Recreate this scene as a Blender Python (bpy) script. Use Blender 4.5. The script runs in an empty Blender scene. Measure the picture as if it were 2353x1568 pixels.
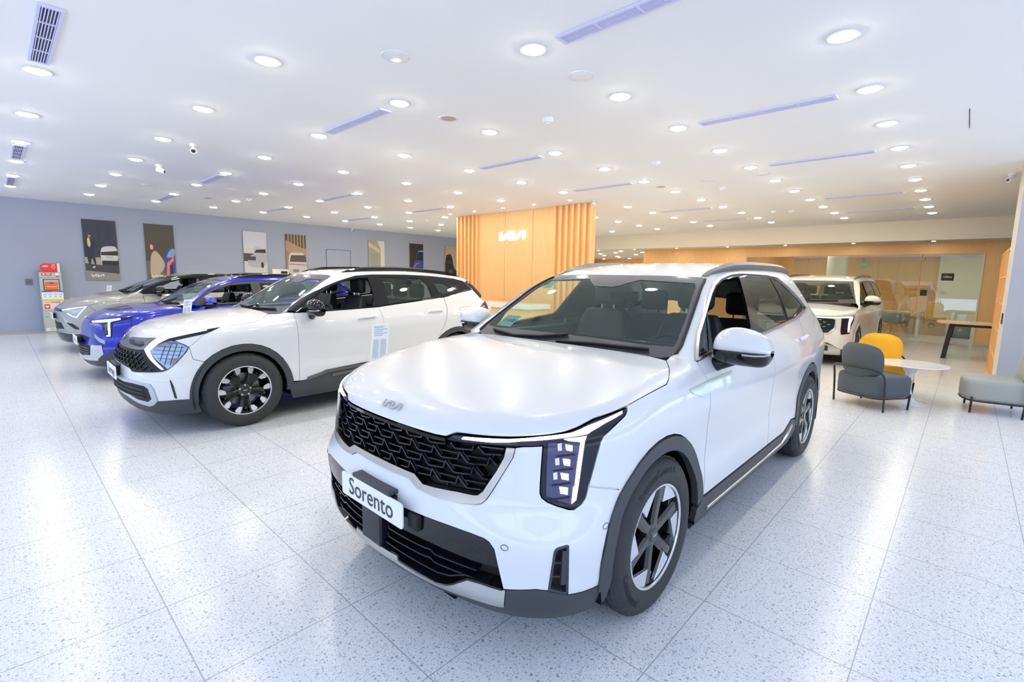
LAMP=140.; SKY=3.5; EXPO=-0.04; SUN=8.
import bpy, math, random
import numpy as np
from mathutils import Vector
from mathutils.geometry import delaunay_2d_cdt
random.seed(7); RNG=np.random.RandomState(5)
SC=bpy.context.scene; COL=SC.collection; PI=math.pi
# ---------------------------------------------------------------- materials
MATS={}
def mat(name,col=(.8,.8,.8),rough=.5,metal=0.,coat=0.,emit=None,es=0.,spec=.5,crough=.03):
    if name in MATS: return MATS[name]
    m=bpy.data.materials.new(name); m.use_nodes=True; b=m.node_tree.nodes['Principled BSDF']; i=b.inputs
    i['Base Color'].default_value=(*col,1); i['Roughness'].default_value=rough; i['Metallic'].default_value=metal
    i['Coat Weight'].default_value=coat; i['Coat Roughness'].default_value=crough; i['Specular IOR Level'].default_value=spec
    if emit: i['Emission Color'].default_value=(*emit,1); i['Emission Strength'].default_value=es
    MATS[name]=m; return m
def nt(m): return m.node_tree.nodes,m.node_tree.links,m.node_tree.nodes['Principled BSDF']
def glass(name,tint,ior=1.5,extra=0.):
    m=bpy.data.materials.new(name); m.use_nodes=True; N=m.node_tree.nodes; L=m.node_tree.links; N.clear()
    o=N.new('ShaderNodeOutputMaterial'); mx=N.new('ShaderNodeMixShader'); t=N.new('ShaderNodeBsdfTransparent'); g=N.new('ShaderNodeBsdfGlossy')
    f=N.new('ShaderNodeFresnel'); f.inputs['IOR'].default_value=ior; t.inputs['Color'].default_value=(*tint,1); g.inputs['Roughness'].default_value=.01
    g.inputs['Color'].default_value=(.80,.97,.95,1)
    a=N.new('ShaderNodeMath'); a.operation='ADD'; a.inputs[1].default_value=extra; a.use_clamp=True
    L.new(f.outputs[0],a.inputs[0]); L.new(a.outputs[0],mx.inputs[0]); L.new(t.outputs[0],mx.inputs[1]); L.new(g.outputs[0],mx.inputs[2]); L.new(mx.outputs[0],o.inputs[0])
    MATS[name]=m; return m
def emis(name,col,s):
    m=bpy.data.materials.new(name); m.use_nodes=True; N=m.node_tree.nodes; L=m.node_tree.links; N.clear()
    o=N.new('ShaderNodeOutputMaterial'); e=N.new('ShaderNodeEmission'); e.inputs[0].default_value=(*col,1); e.inputs[1].default_value=s
    L.new(e.outputs[0],o.inputs[0]); MATS[name]=m; return m
WHITE=mat('white_paint',(.755,.765,.785),.3,0,1.); mat('pearl_paint',(.80,.77,.71),.3,0,1.)
mat('blue_paint',(.0,.008,.42),.25,.25,1.); mat('grey_paint',(.34,.345,.33),.38,.25,1.)
mat('cladding',(.045,.05,.058),.5); mat('gloss_black',(.006,.006,.009),.06,0,.0,spec=.5); mat('frit',(.06,.06,.065),.09,0,1.)
mat('dark',(.012,.012,.014),.7); mat('liner',(.008,.008,.009),.95,spec=.1); mat('chrome',(.86,.86,.87),.12,1.); mat('satin',(.62,.62,.6),.3,1.); mat('satin_dark',(.2,.2,.2),.3,.8)
mat('silver_plastic',(.5,.52,.56),.3,.35,.3)
mat('tyre',(.030,.032,.035),.62); mat('emblem_grey',(.48,.50,.53),.3,.4); mat('grille_nickel',(.46,.44,.41),.24,1.); mat('tyre_text',(.004,.004,.005),.6); mat('rim_black',(.012,.012,.014),.18,0,.5); mat('rim_silver',(.82,.83,.86),.2,.75)
mat('rotor',(.25,.25,.26),.35,1.); mat('caliper',(.10,.11,.14),.4,.5)
mat('seat',(.035,.04,.046),.55); mat('trim_in',(.045,.052,.056),.6); mat('headliner',(.32,.32,.3),.9)
mat('drl',(1,1,1),.3,0,0,(1,.98,.97),7.); mat('led',(1,1,1),.3,0,0,(.93,.94,1),9.); mat('lens_glow',(.4,.4,.9),.2,0,0,(.35,.33,1.),1.2); mat('dim_glow',(.3,.34,.42),.2,.3,.5,(.6,.75,1),.12)
mat('lens_silver',(.26,.29,.36),.18,.75); mat('lamp_dark',(.014,.014,.026),.14,0,0,spec=.35); mat('reflector',(.085,.085,.15),.22,.7); mat('tail_red',(.10,.004,.004),.1,0,1.); mat('tail_glow',(.6,.02,.01),.2,0,1.,(1,.05,.01),1.2); mat('rail_silver',(.26,.27,.28),.35,.8); mat('badge_silver',(.62,.68,.68),.2,.6)
mat('plate',(.88,.88,.9),.35); mat('ink',(.04,.04,.05),.5); mat('paper',(.84,.88,.92),.5); mat('blue_ink',(.25,.42,.75),.5)
glass('glass_clear',(.72,.93,.88),1.5,.025); glass('glass_tint',(.36,.38,.37),1.5,.03); glass('glass_side',(.72,.78,.76),1.5,.03)
glass('glass_room',(.88,.91,.86),1.5,.11)
# ---------------------------------------------------------------- object helpers
def tag(o,label=None,cat=None,group=None,kind=None):
    if label: o['label']=label
    if cat: o['category']=cat
    if group: o['group']=group
    if kind: o['kind']=kind
    return o
def empty(name,loc=(0,0,0),rz=0.,parent=None):
    o=bpy.data.objects.new(name,None); COL.objects.link(o); o.location=loc; o.rotation_euler=(0,0,rz); o.empty_display_size=.1
    if parent: o.parent=parent
    return o
def mk(name,V,F,m,parent=None,smooth=True,normals=None,auto=None):
    me=bpy.data.meshes.new(name); me.from_pydata([tuple(map(float,v)) for v in V],[],[tuple(map(int,f)) for f in F]); me.update()
    ms=m if isinstance(m,(list,tuple)) else [m]
    for x in ms: me.materials.append(MATS[x] if isinstance(x,str) else x)
    if smooth: me.polygons.foreach_set('use_smooth',[True]*len(me.polygons))
    if auto is not None:
        me.set_sharp_from_angle(angle=math.radians(auto))
    if normals is not None: me.normals_split_custom_set_from_vertices([tuple(n) for n in normals])
    o=bpy.data.objects.new(name,me); COL.objects.link(o)
    if parent: o.parent=parent
    return o
def copy_tree(o,parent=None):
    c=o.copy(); COL.objects.link(c)
    if parent is not None: c.parent=parent
    for ch in [x for x in bpy.data.objects if x.parent is o]: copy_tree(ch,c)
    return c
class MB:
    """collects shapes into one mesh"""
    def __init__(s): s.V=[]; s.F=[]
    def add(s,V,F,T=None):
        b=len(s.V)
        for v in V: s.V.append(tuple(T(*v)) if T else tuple(v))
        s.F+= [tuple(i+b for i in f) for f in F]; return s
    def box(s,x0,x1,y0,y1,z0,z1,T=None):
        return s.add([(x0,y0,z0),(x1,y0,z0),(x1,y1,z0),(x0,y1,z0),(x0,y0,z1),(x1,y0,z1),(x1,y1,z1),(x0,y1,z1)],[(3,2,1,0),(4,5,6,7),(0,1,5,4),(1,2,6,5),(2,3,7,6),(3,0,4,7)],T)
    def cyl(s,c,r,h,n=24,axis=2,r2=None,T=None):
        r2=r if r2 is None else r2; V=[]
        for k,(rr,z) in enumerate(((r,0),(r2,h))):
            for i in range(n):
                a=2*PI*i/n; p=[rr*math.cos(a),rr*math.sin(a),z]
                if axis==0: p=[p[2],p[0],p[1]]
                elif axis==1: p=[p[1],p[2],p[0]]
                V.append((c[0]+p[0],c[1]+p[1],c[2]+p[2]))
        F=[(i,(i+1)%n,n+(i+1)%n,n+i) for i in range(n)]+[tuple(range(n))[::-1],tuple(range(n,2*n))]
        return s.add(V,F,T)
    def lathe(s,prof,c=(0,0,0),n=32,axis=2,T=None):
        V=[];F=[];k=len(prof)
        for i in range(n):
            a=2*PI*i/n
            for r,z in prof:
                p=[r*math.cos(a),r*math.sin(a),z]
                if axis==1: p=[p[1],p[2],p[0]]
                V.append((c[0]+p[0],c[1]+p[1],c[2]+p[2]))
        for i in range(n):
            j=(i+1)%n
            for q in range(k-1): F.append((i*k+q,j*k+q,j*k+q+1,i*k+q+1))
        return s.add(V,F,T)
    def tube(s,pts,r,n=8,closed=False,T=None):
        P=[np.array(p,float) for p in pts]; m=len(P); V=[];F=[]; up=np.array([0,0,1.])
        prev=None
        for i in range(m):
            a=P[(i-1)%m] if (closed or i>0) else P[i]; b=P[(i+1)%m] if (closed or i<m-1) else P[i]
            t=b-a; t/=np.linalg.norm(t)+1e-12
            if prev is None:
                u=np.cross(t,up); 
                if np.linalg.norm(u)<1e-3: u=np.cross(t,[1,0,0])
            else: u=prev-t*np.dot(prev,t)
            u/=np.linalg.norm(u)+1e-12; prev=u; w=np.cross(t,u)
            rr=r[i] if isinstance(r,(list,tuple)) else r
            for k in range(n):
                q=2*PI*k/n; V.append(tuple(P[i]+rr*(math.cos(q)*u+math.sin(q)*w)))
        for i in range(m if closed else m-1):
            j=(i+1)%m
            for k in range(n): F.append((i*n+k,i*n+(k+1)%n,j*n+(k+1)%n,j*n+k))
        if not closed: F+=[tuple(range(n))[::-1],tuple(range((m-1)*n,m*n))]
        return s.add(V,F,T)
    def prism(s,poly,z0,z1,T=None):
        n=len(poly); V=[(x,y,z0) for x,y in poly]+[(x,y,z1) for x,y in poly]
        return s.add(V,[tuple(range(n))[::-1],tuple(range(n,2*n))]+[(i,(i+1)%n,n+(i+1)%n,n+i) for i in range(n)],T)
    def build(s,name,m,parent=None,smooth=False,auto=40,bevel=0.,seg=2):
        o=mk(name,s.V,s.F,m,parent,smooth=True,auto=auto)
        if bevel>0:
            b=o.modifiers.new('bevel','BEVEL'); b.width=bevel; b.segments=seg; b.limit_method='ANGLE'; b.angle_limit=math.radians(35)
        return o
def rbox(name,x0,x1,y0,y1,z0,z1,m,parent=None,r=.02,seg=3,label=None):
    o=MB().box(x0,x1,y0,y1,z0,z1).build(name,m,parent,bevel=r,seg=seg)
    if label: o['label']=label
    return o
def sub(o,n=2):
    m=o.modifiers.new('sub','SUBSURF'); m.levels=n; m.render_levels=n; return o
def textgeo(s,size=1.,ext=.0,align='CENTER',bold=0.,space=1.):
    cu=bpy.data.curves.new('t','FONT'); cu.body=s; cu.size=size; cu.extrude=ext; cu.align_x=align; cu.align_y='CENTER'; cu.offset=bold; cu.space_character=space; cu.resolution_u=3
    o=bpy.data.objects.new('t',cu); COL.objects.link(o); bpy.context.view_layer.update()
    dg=bpy.context.evaluated_depsgraph_get(); me=o.evaluated_get(dg).to_mesh()
    V=[tuple(v.co) for v in me.vertices]; F=[tuple(p.vertices) for p in me.polygons]
    o.evaluated_get(dg).to_mesh_clear(); bpy.data.objects.remove(o); bpy.data.curves.remove(cu); return V,F
KIAQ=[[(0,0),(.3,0),(.3,1),(0,.86)],[(.3,0),(.62,0),(1.86,1),(1.30,1),(.3,.2)],[(.94,.5),(1.2,.72),(1.95,0),(1.42,0)],[(1.86,.08),(1.95,0),(2.16,0),(2.16,1),(1.86,1)],[(2.16,0),(2.5,0),(3.72,1),(3.15,1),(2.16,.18)],[(3.40,0),(3.72,.14),(3.72,1),(3.40,1)]]
def kiageo(w,ext):
    """raised emblem centred on the origin in the xy plane"""
    b=MB(); k=w/3.72
    for q in KIAQ:
        q2=[((x-1.86)*k,(y-.5)*k) for x,y in q]
        a=sum(q2[i][0]*q2[(i+1)%len(q2)][1]-q2[(i+1)%len(q2)][0]*q2[i][1] for i in range(len(q2)))
        if a<0: q2=q2[::-1]
        b.prism(q2,0,ext)
    return b.V,b.F
def frame(o,ex,ey,ez):
    o=np.array(o,float); ex=np.array(ex,float); ey=np.array(ey,float); ez=np.array(ez,float)
    return lambda x,y,z: o+ex*x+ey*y+ez*z
mat('paper_cyan',(.45,.72,.75),.5); mat('paper_green',(.45,.75,.5),.5)
mat('drl_white',(.9,.9,.93),.25,0,.6,(1,1,1),.55)
def pch(xs,ys):
    xs=np.array(xs,float); ys=np.array(ys,float); h=np.diff(xs); d=np.diff(ys)/h; n=len(xs)
    m=np.zeros(n); m[0]=d[0]; m[-1]=d[-1]
    for i in range(1,n-1):
        m[i]=0 if d[i-1]*d[i]<=0 else (h[i-1]+h[i])/(h[i-1]/d[i]+h[i]/d[i-1]) if False else (3*(h[i-1]+h[i]))/((2*h[i]+h[i-1])/d[i-1]+(h[i]+2*h[i-1])/d[i])
    def g(x):
        x=np.asarray(x,float); i=np.clip(np.searchsorted(xs,x)-1,0,n-2)
        t=(x-xs[i])/h[i]; tc=np.clip(t,0,1)
        r=(2*tc**3-3*tc**2+1)*ys[i]+(tc**3-2*tc**2+tc)*h[i]*m[i]+(-2*tc**3+3*tc**2)*ys[i+1]+(tc**3-tc**2)*h[i]*m[i+1]
        return r+np.where(t<0,t*h[i]*m[i],0)+np.where(t>1,(t-1)*h[i]*m[i+1],0)
    return g
def smax(a,b,r):
    h=np.maximum(r-np.abs(a-b),0); return np.maximum(a,b)+h*h/(4*r)
class Surf:
    """implicit car skin in local metres: u back from front axle, v right, z up"""
    def __init__(s,p):
        s.p=p; P=lambda k:pch(*p[k])
        s.hc=P('hood'); s.sz=P('side_z'); s.su=P('side_u'); s.fz=P('front_z'); s.fq=P('front_q'); s.rz=P('rear_z'); s.f4=P('front_4')
        s.tp=P('top'); s.cr=P('crown') if 'crown' in p else None
    def low(s,u,v,z):
        p=s.p; w=np.abs(v)
        sd=w-(s.sz(z)+s.su(u))
        if 'dent' in p:
            for (u0,u1,z0,z1,zs,dp) in p['dent']:
                c=((u-u0)/(u1-u0)); zz=z0+(z1-z0)*c
                sd=sd+dp*np.exp(-((z-zz)/zs)**2)*np.clip(np.minimum(c,1-c)*5+.5,0,1)
        q=s.fq(z)
        fr=(s.fz(z)+q*w*w+s.f4(z)*w**4)-u
        tp=z-(s.hc(u)-p['hcrown']*(w/.75)**2-p.get('hcrown4',0)*(w/.75)**4)
        rr=u-(s.rz(z)-.12*w*w)
        F=smax(sd,fr,p.get('rc',.28)); F=smax(F,tp*p.get('ts',1.),p.get('rt',.09)); F=smax(F,rr,.25)
        return F
    def green(s,u,v,z):
        p=s.p; w=np.abs(v); g=p['glass']
        sd=w-(g['w0']-g['k']*(z-g['z0'])-g['c']*(z-g['z0'])**2+s.su(u)*g.get('f',1.))
        ws=((p['ws'][0]+(z-p['ws'][1])*p['ws'][2]+p['ws'][3]*w*w)-u)*.55
        tp=z-(s.tp(u)-p['rcrown']*(w/.6)**2)
        bk=(u-(p['bk'][0]-(z-p['bk'][1])*p['bk'][2]-p['bk'][3]*w*w))*.8
        F=smax(sd,ws,p.get('ra',.05)); F=smax(F,tp,p.get('rr',.09)); F=smax(F,bk,.12)
        return F
    def body(s,u,v,z): return np.minimum(s.low(u,v,z),np.maximum(s.green(u,v,z),1.06-z))
def cast(F,o,d,t0,t1,n=240):
    """first crossing from outside (F>0) to inside along rays o+t d"""
    o=np.atleast_2d(o).astype(float); d=np.atleast_2d(d).astype(float); N=max(len(o),len(d))
    o=np.broadcast_to(o,(N,3)); d=np.broadcast_to(d,(N,3))
    ts=np.linspace(t0,t1,n); prev=F(*(o+d*ts[0]).T); lo=np.full(N,np.nan); hi=np.full(N,np.nan)
    for i in range(1,n):
        cur=F(*(o+d*ts[i]).T); k=np.isnan(lo)&(prev>0)&(cur<=0); lo[k]=ts[i-1]; hi[k]=ts[i]; prev=cur
    bad=np.isnan(lo); lo=np.where(bad,t1-.001,lo); hi=np.where(bad,t1,hi)
    for _ in range(26):
        m=(lo+hi)/2; f=F(*(o+d*m[:,None]).T); lo=np.where(f>0,m,lo); hi=np.where(f>0,hi,m)
    return o+d*((lo+hi)/2)[:,None],~bad
# ---------------------------------------------------------------- panel mesher
def inpoly(P,poly):
    x,y=P[:,0],P[:,1]; r=np.zeros(len(P),bool); n=len(poly)
    for i in range(n):
        x0,y0=poly[i]; x1,y1=poly[(i+1)%n]
        if y0==y1: continue
        c=((y0>y)!=(y1>y))&(x<(x1-x0)*(y-y0)/(y1-y0)+x0); r^=c
    return r
def segdist(P,poly):
    d=np.full(len(P),9e9); n=len(poly)
    for i in range(n):
        a=np.array(poly[i]); b=np.array(poly[(i+1)%n]); ab=b-a; L=ab@ab+1e-12
        t=np.clip(((P-a)@ab)/L,0,1); q=P-a-t[:,None]*ab; d=np.minimum(d,np.hypot(q[:,0],q[:,1]))
    return d
def area(p): return .5*sum(p[i][0]*p[(i+1)%len(p)][1]-p[(i+1)%len(p)][0]*p[i][1] for i in range(len(p)))
def clean(p,e=1e-4):
    o=[]
    for q in p:
        q=(float(q[0]),float(q[1]))
        if not o or math.hypot(q[0]-o[-1][0],q[1]-o[-1][1])>e: o.append(q)
    while len(o)>3 and math.hypot(o[0][0]-o[-1][0],o[0][1]-o[-1][1])<e: o.pop()
    return o
def shrink(p,d):
    """move a closed outline inwards by d (outwards when negative)"""
    p=clean(p); n=len(p); s=1 if area(p)>0 else -1; o=[]
    for i in range(n):
        a,b,c=np.array(p[i-1]),np.array(p[i]),np.array(p[(i+1)%n]); e1=(b-a)/np.linalg.norm(b-a); e2=(c-b)/np.linalg.norm(c-b)
        n1=np.array([-e1[1],e1[0]]); n2=np.array([-e2[1],e2[0]]); m=n1+n2; L=np.linalg.norm(m)
        m=n1 if L<.3 else m/L; k=min(1/max(m@n1,.5),2.); o.append(tuple(b+m*s*d*k))
    return o
def roundp(p,r,n=4):
    p=clean(p); o=[]; N=len(p)
    for i in range(N):
        a,b,c=np.array(p[i-1]),np.array(p[i]),np.array(p[(i+1)%N]); la=np.linalg.norm(a-b); lc=np.linalg.norm(c-b)
        k=min(r,la*.45,lc*.45); u=b+(a-b)/la*k; w=b+(c-b)/lc*k
        for j in range(n+1):
            t=j/n; o.append(tuple((1-t)**2*u+2*t*(1-t)*b+t*t*w))
    return o
def dens(p,res,closed=True):
    o=[]; n=len(p)
    for i in range(n if closed else n-1):
        a=np.array(p[i],float); b=np.array(p[(i+1)%n],float); k=max(1,int(math.ceil(np.linalg.norm(b-a)/res)))
        for j in range(k): o.append(tuple(a+(b-a)*j/k))
    if not closed: o.append(tuple(p[-1]))
    return o
def smoothp(p,n=2,closed=False):
    for _ in range(n):
        o=[]; N=len(p)
        for i in range(N if closed else N-1):
            a=np.array(p[i],float); b=np.array(p[(i+1)%N],float); o+=[tuple(a*.75+b*.25),tuple(a*.25+b*.75)]
        if not closed: o=[tuple(p[0])]+o[1:-1]+[tuple(p[-1])]
        p=o
    return p
def triang(poly,holes,res):
    loops=[dens(clean(poly),res)]+[dens(clean(h),res) for h in holes]
    allv=[];edges=[]
    for L in loops:
        b=len(allv); allv+=L; edges+=[(b+i,b+(i+1)%len(L)) for i in range(len(L))]
    P=np.array(poly); x0,y0=P.min(0); x1,y1=P.max(0)
    nx=max(2,int((x1-x0)/res)+1); ny=max(2,int((y1-y0)/res)+1)
    X,Y=np.meshgrid(np.linspace(x0,x1,nx+1),np.linspace(y0,y1,ny+1)); G=np.stack([X.ravel(),Y.ravel()],1)
    ok=inpoly(G,loops[0])&(segdist(G,loops[0])>res*.45)
    for h in loops[1:]: ok&=~inpoly(G,h)&(segdist(G,h)>res*.45)
    G=G[ok]; vs=[Vector(v) for v in allv]+[Vector(g) for g in G]
    r=delaunay_2d_cdt(vs,edges,[],0,1e-6)
    V=np.array([tuple(v) for v in r[0]]); F=np.array([tuple(f) for f in r[2] if len(f)==3])
    C=V[F].mean(1); k=inpoly(C,loops[0])
    for h in loops[1:]: k&=~inpoly(C,h)
    F=F[k]; a=V[F]; ar=(a[:,1,0]-a[:,0,0])*(a[:,2,1]-a[:,0,1])-(a[:,1,1]-a[:,0,1])*(a[:,2,0]-a[:,0,0])
    F=F[np.abs(ar)>1e-10]; ar=ar[np.abs(ar)>1e-10]; F[ar<0]=F[ar<0][:,::-1]
    used=np.unique(F); mp=-np.ones(len(V),int); mp[used]=np.arange(len(used)); return V[used],mp[F]
def bloops(F):
    cnt={}
    for f in F:
        for i in range(3):
            a,b=int(f[i]),int(f[(i+1)%3]); cnt[(a,b)]=1
    return [(a,b) for a,b in cnt if (b,a) not in cnt]
UC=.6; KT=1.4
class Car:
    def __init__(s,p,root): s.S=Surf(p); s.root=root; s.sh=0.
    def F(s,which): return {'low':s.S.low,'green':s.S.green,'body':s.S.body}[which]
    def dom(s,P,proj):
        P=np.atleast_2d(np.array(P,float))
        if proj=='y': return P[:,[0,2]]
        if proj=='z': return P[:,[0,1]]
        if proj=='x' or proj=='b': return P[:,[1,2]]
        if proj=='d': return np.stack([P[:,0],(P[:,2]+P[:,1])*.70710678],1)
        if proj=='r': return np.stack([KT*np.arctan2(P[:,1],UC-P[:,0]),P[:,2]],1)
    def lift(s,D,proj,which,off=0.):
        D=np.atleast_2d(np.array(D,float)); n=len(D); F=s.F(which)
        if proj=='y': o=np.stack([D[:,0],np.full(n,-1.25),D[:,1]],1); d=np.array([0,1.,0]); L=1.25
        elif proj=='d':
            o=np.stack([D[:,0],D[:,1]*.70710678-1.2,D[:,1]*.70710678+1.2],1); d=np.array([0,1.,-1.])*.70710678; L=1.75
        elif proj=='z': o=np.stack([D[:,0],D[:,1],np.full(n,2.05)],1); d=np.array([0,0,-1.]); L=1.9
        elif proj=='x': o=np.stack([np.full(n,-1.5),D[:,0],D[:,1]],1); d=np.array([1.,0,0]); L=3.6
        elif proj=='b': o=np.stack([np.full(n,5.),D[:,0],D[:,1]],1); d=np.array([-1.,0,0]); L=3.
        elif proj=='r':
            a=D[:,0]/KT; dr=np.stack([-np.cos(a),np.sin(a),0*a],1); o=np.stack([np.full(n,UC),0*a,D[:,1]],1)+dr*2.3; d=-dr; L=2.
        P,ok=cast(F,o,d,0,L,70)
        # a miss keeps the closest approach so panels never spike
        if (~ok).any():
            b=np.where(~ok)[0]; dd=np.broadcast_to(d,(n,3))[b]; ts=np.linspace(0,L,60); best=np.full(len(b),9e9); bt=np.zeros(len(b))
            for t in ts:
                f=np.abs(F(*(o[b]+dd*t).T)); k=f<best; best[k]=f[k]; bt[k]=t
            P[b]=o[b]+dd*bt[:,None]
        e=1e-3; g=np.stack([(F(*(P+np.eye(3)[i]*e).T)-F(*(P-np.eye(3)[i]*e).T)) for i in range(3)],1)
        N=g/(np.linalg.norm(g,axis=1)[:,None]+1e-12)
        return P+N*np.reshape(off,(-1,1) if np.ndim(off) else (1,1)),N
    def edge(s,pts,proj,which='low',res=.025):
        return [tuple(x) for x in s.lift(dens([tuple(q) for q in pts],res,False),proj,which)[0]]
    def panel(s,name,poly,proj,m,which='low',off=0.,res=.035,gap=.002,th=.012,holes=(),mir=None,parent=None,rnd=0.,d3=False,offf=None,label=None):
        """a piece of skin cut to an outline. mir: None left only, 'pair' also a right copy"""
        if d3: poly=[tuple(q) for q in s.dom(poly,proj)]
        if rnd>0: poly=roundp(poly,rnd)
        if gap: poly=shrink(poly,gap)
        V2,F=triang(poly,list(holes),res)
        P,N=s.lift(V2,proj,which,off)
        if offf is not None: P=P+N*offf(V2,P)[:,None]
        a=P[F]; fn=np.cross(a[:,1]-a[:,0],a[:,2]-a[:,0]); 
        if (fn*N[F[:,0]]).sum(1).mean()<0: F=F[:,::-1]
        nV=len(P); V=[tuple(p) for p in P]; FF=[tuple(f) for f in F]; nn=[tuple(n) for n in N]
        if th:
            bl=bloops(F); idx={}
            for a_,b_ in bl:
                for k in (a_,b_):
                    if k not in idx:
                        idx[k]=len(V); V.append(tuple(P[k])); nn.append((0,0,0)); V.append(tuple(P[k]-N[k]*th)); nn.append((0,0,0))
                FF.append((idx[b_],idx[a_],idx[a_]+1,idx[b_]+1))
        o=mk(name,V,FF,m,parent or s.root,True,nn)
        if label: o['label']=label
        if mir=='pair':
            V2_=[(x,-y,z) for x,y,z in V]; F2=[f[::-1] for f in FF]; n2=[(x,-y,z) for x,y,z in nn]
            o2=mk(name,V2_,F2,m,parent or s.root,True,n2)
            if label: o2['label']=label
            return o,o2
        return o
    def ribgeo(s,b,line,proj,which,w,o0,o1,closed=False,res=.02,d3=False,mir=False,taper=None,hf=None):
        """a strip with box section running along a line on the skin"""
        if d3: line=[tuple(q) for q in s.dom(line,proj)]
        L=dens(clean(line),res,closed); P,N=s.lift(L,proj,which,0.); n=len(P)
        T=np.zeros_like(P)
        for i in range(n):
            a=P[(i-1)%n] if (closed or i>0) else P[i]; c=P[(i+1)%n] if (closed or i<n-1) else P[i]; T[i]=c-a
        T/=np.linalg.norm(T,axis=1)[:,None]+1e-12; S_=np.cross(N,T); S_/=np.linalg.norm(S_,axis=1)[:,None]+1e-12
        V=[];F=[]
        for i in range(n):
            ww=w*(taper(i/(n-1)) if taper else 1)
            for sd,of in ((-.5,o0),(-.5,o1),(.5,o1),(.5,o0)): V.append(tuple(P[i]+S_[i]*sd*ww+N[i]*(of*hf(i/(n-1)) if (hf and of>0) else of)))
        for i in range(n if closed else n-1):
            j=(i+1)%n
            for k in range(4): F.append((i*4+k,j*4+k,j*4+(k+1)%4,i*4+(k+1)%4))
        if not closed: F+=[(0,1,2,3),((n-1)*4+3,(n-1)*4+2,(n-1)*4+1,(n-1)*4)]
        b.add(V,F)
        if mir: b.add([(x,-y,z) for x,y,z in V],[f[::-1] for f in F])
    def rib(s,name,line,proj,m,w,o0=-.004,o1=.006,which='low',closed=False,res=.02,d3=False,mir=None,parent=None,both=False,taper=None,label=None,hf=None):
        b=MB(); s.ribgeo(b,line,proj,which,w,o0,o1,closed,res,d3,both,taper,hf); o=b.build(name,m,parent or s.root)
        if label: o['label']=label
        if mir=='pair':
            b2=MB(); b2.add([(x,-y,z) for x,y,z in b.V],[f[::-1] for f in b.F]); o2=b2.build(name,m,parent or s.root)
            if label: o2['label']=label
            return o,o2
        return o
    def decal(s,name,geo,c,ex,ey,m,off=.002,parent=None):
        """flat geometry laid on the skin near point c, kept relief in z"""
        V,F=geo; c=np.array(c,float); ex=np.array(ex,float); ex/=np.linalg.norm(ex); ey=np.array(ey,float); ey-=ex*(ey@ex); ey/=np.linalg.norm(ey); ez=np.cross(ex,ey)
        return mk(name,[c+ex*x+ey*y+ez*(z+off) for x,y,z in V],F,m,parent or s.root,False)
def mirtrace(T): return [(x,-y,z) for x,y,z in T]
# ---------------------------------------------------------------- wheels
def arc2(r,a0,a1,n=10): return [(r*math.cos(math.radians(a0+(a1-a0)*i/n)),r*math.sin(math.radians(a0+(a1-a0)*i/n))) for i in range(n+1)]
def rot2(p,a): c,s=math.cos(math.radians(a)),math.sin(math.radians(a)); return [(x*c-y*s,x*s+y*c) for x,y in p]
def facepoly(b,poly,y0,y1,bev=.0):
    """extrude a polygon in the wheel plane between depths y0 (front) and y1"""
    p=clean(poly)
    if area(p)<0: p=p[::-1]
    n=len(p); q=shrink(p,bev) if bev else p
    V=[(x,y0,z) for x,z in q]+[(x,y0+bev,z) for x,z in p]+[(x,y1,z) for x,z in p]
    F=[tuple(range(n))]+[(i,n+i,n+(i+1)%n,(i+1)%n) for i in range(n)]+[(n+i,2*n+i,2*n+(i+1)%n,n+(i+1)%n) for i in range(n)]+[tuple(range(2*n,3*n))[::-1]]
    b.add(V,F)
def taperspoke(b,a,r0,w0,r1,w1,y0,y1,d0,d1):
    """bar from radius r0 to r1 at angle a; y front depth, d thickness"""
    c,s=math.cos(math.radians(a)),math.sin(math.radians(a)); V=[]
    for r,w,y,d in ((r0,w0,y0,d0),(r1,w1,y1,d1)):
        for sx,yy in ((-.5,y+.012),(-.28,y),(.28,y),(.5,y+.012),(.5,y+d),(-.5,y+d)):
            t=sx*w; V.append((r*c-t*s,yy,r*s+t*c))
    F=[(i,(i+1)%6,6+(i+1)%6,6+i) for i in range(6)]+[tuple(range(6))[::-1],tuple(range(6,12))]
    b.add(V,F)
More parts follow.
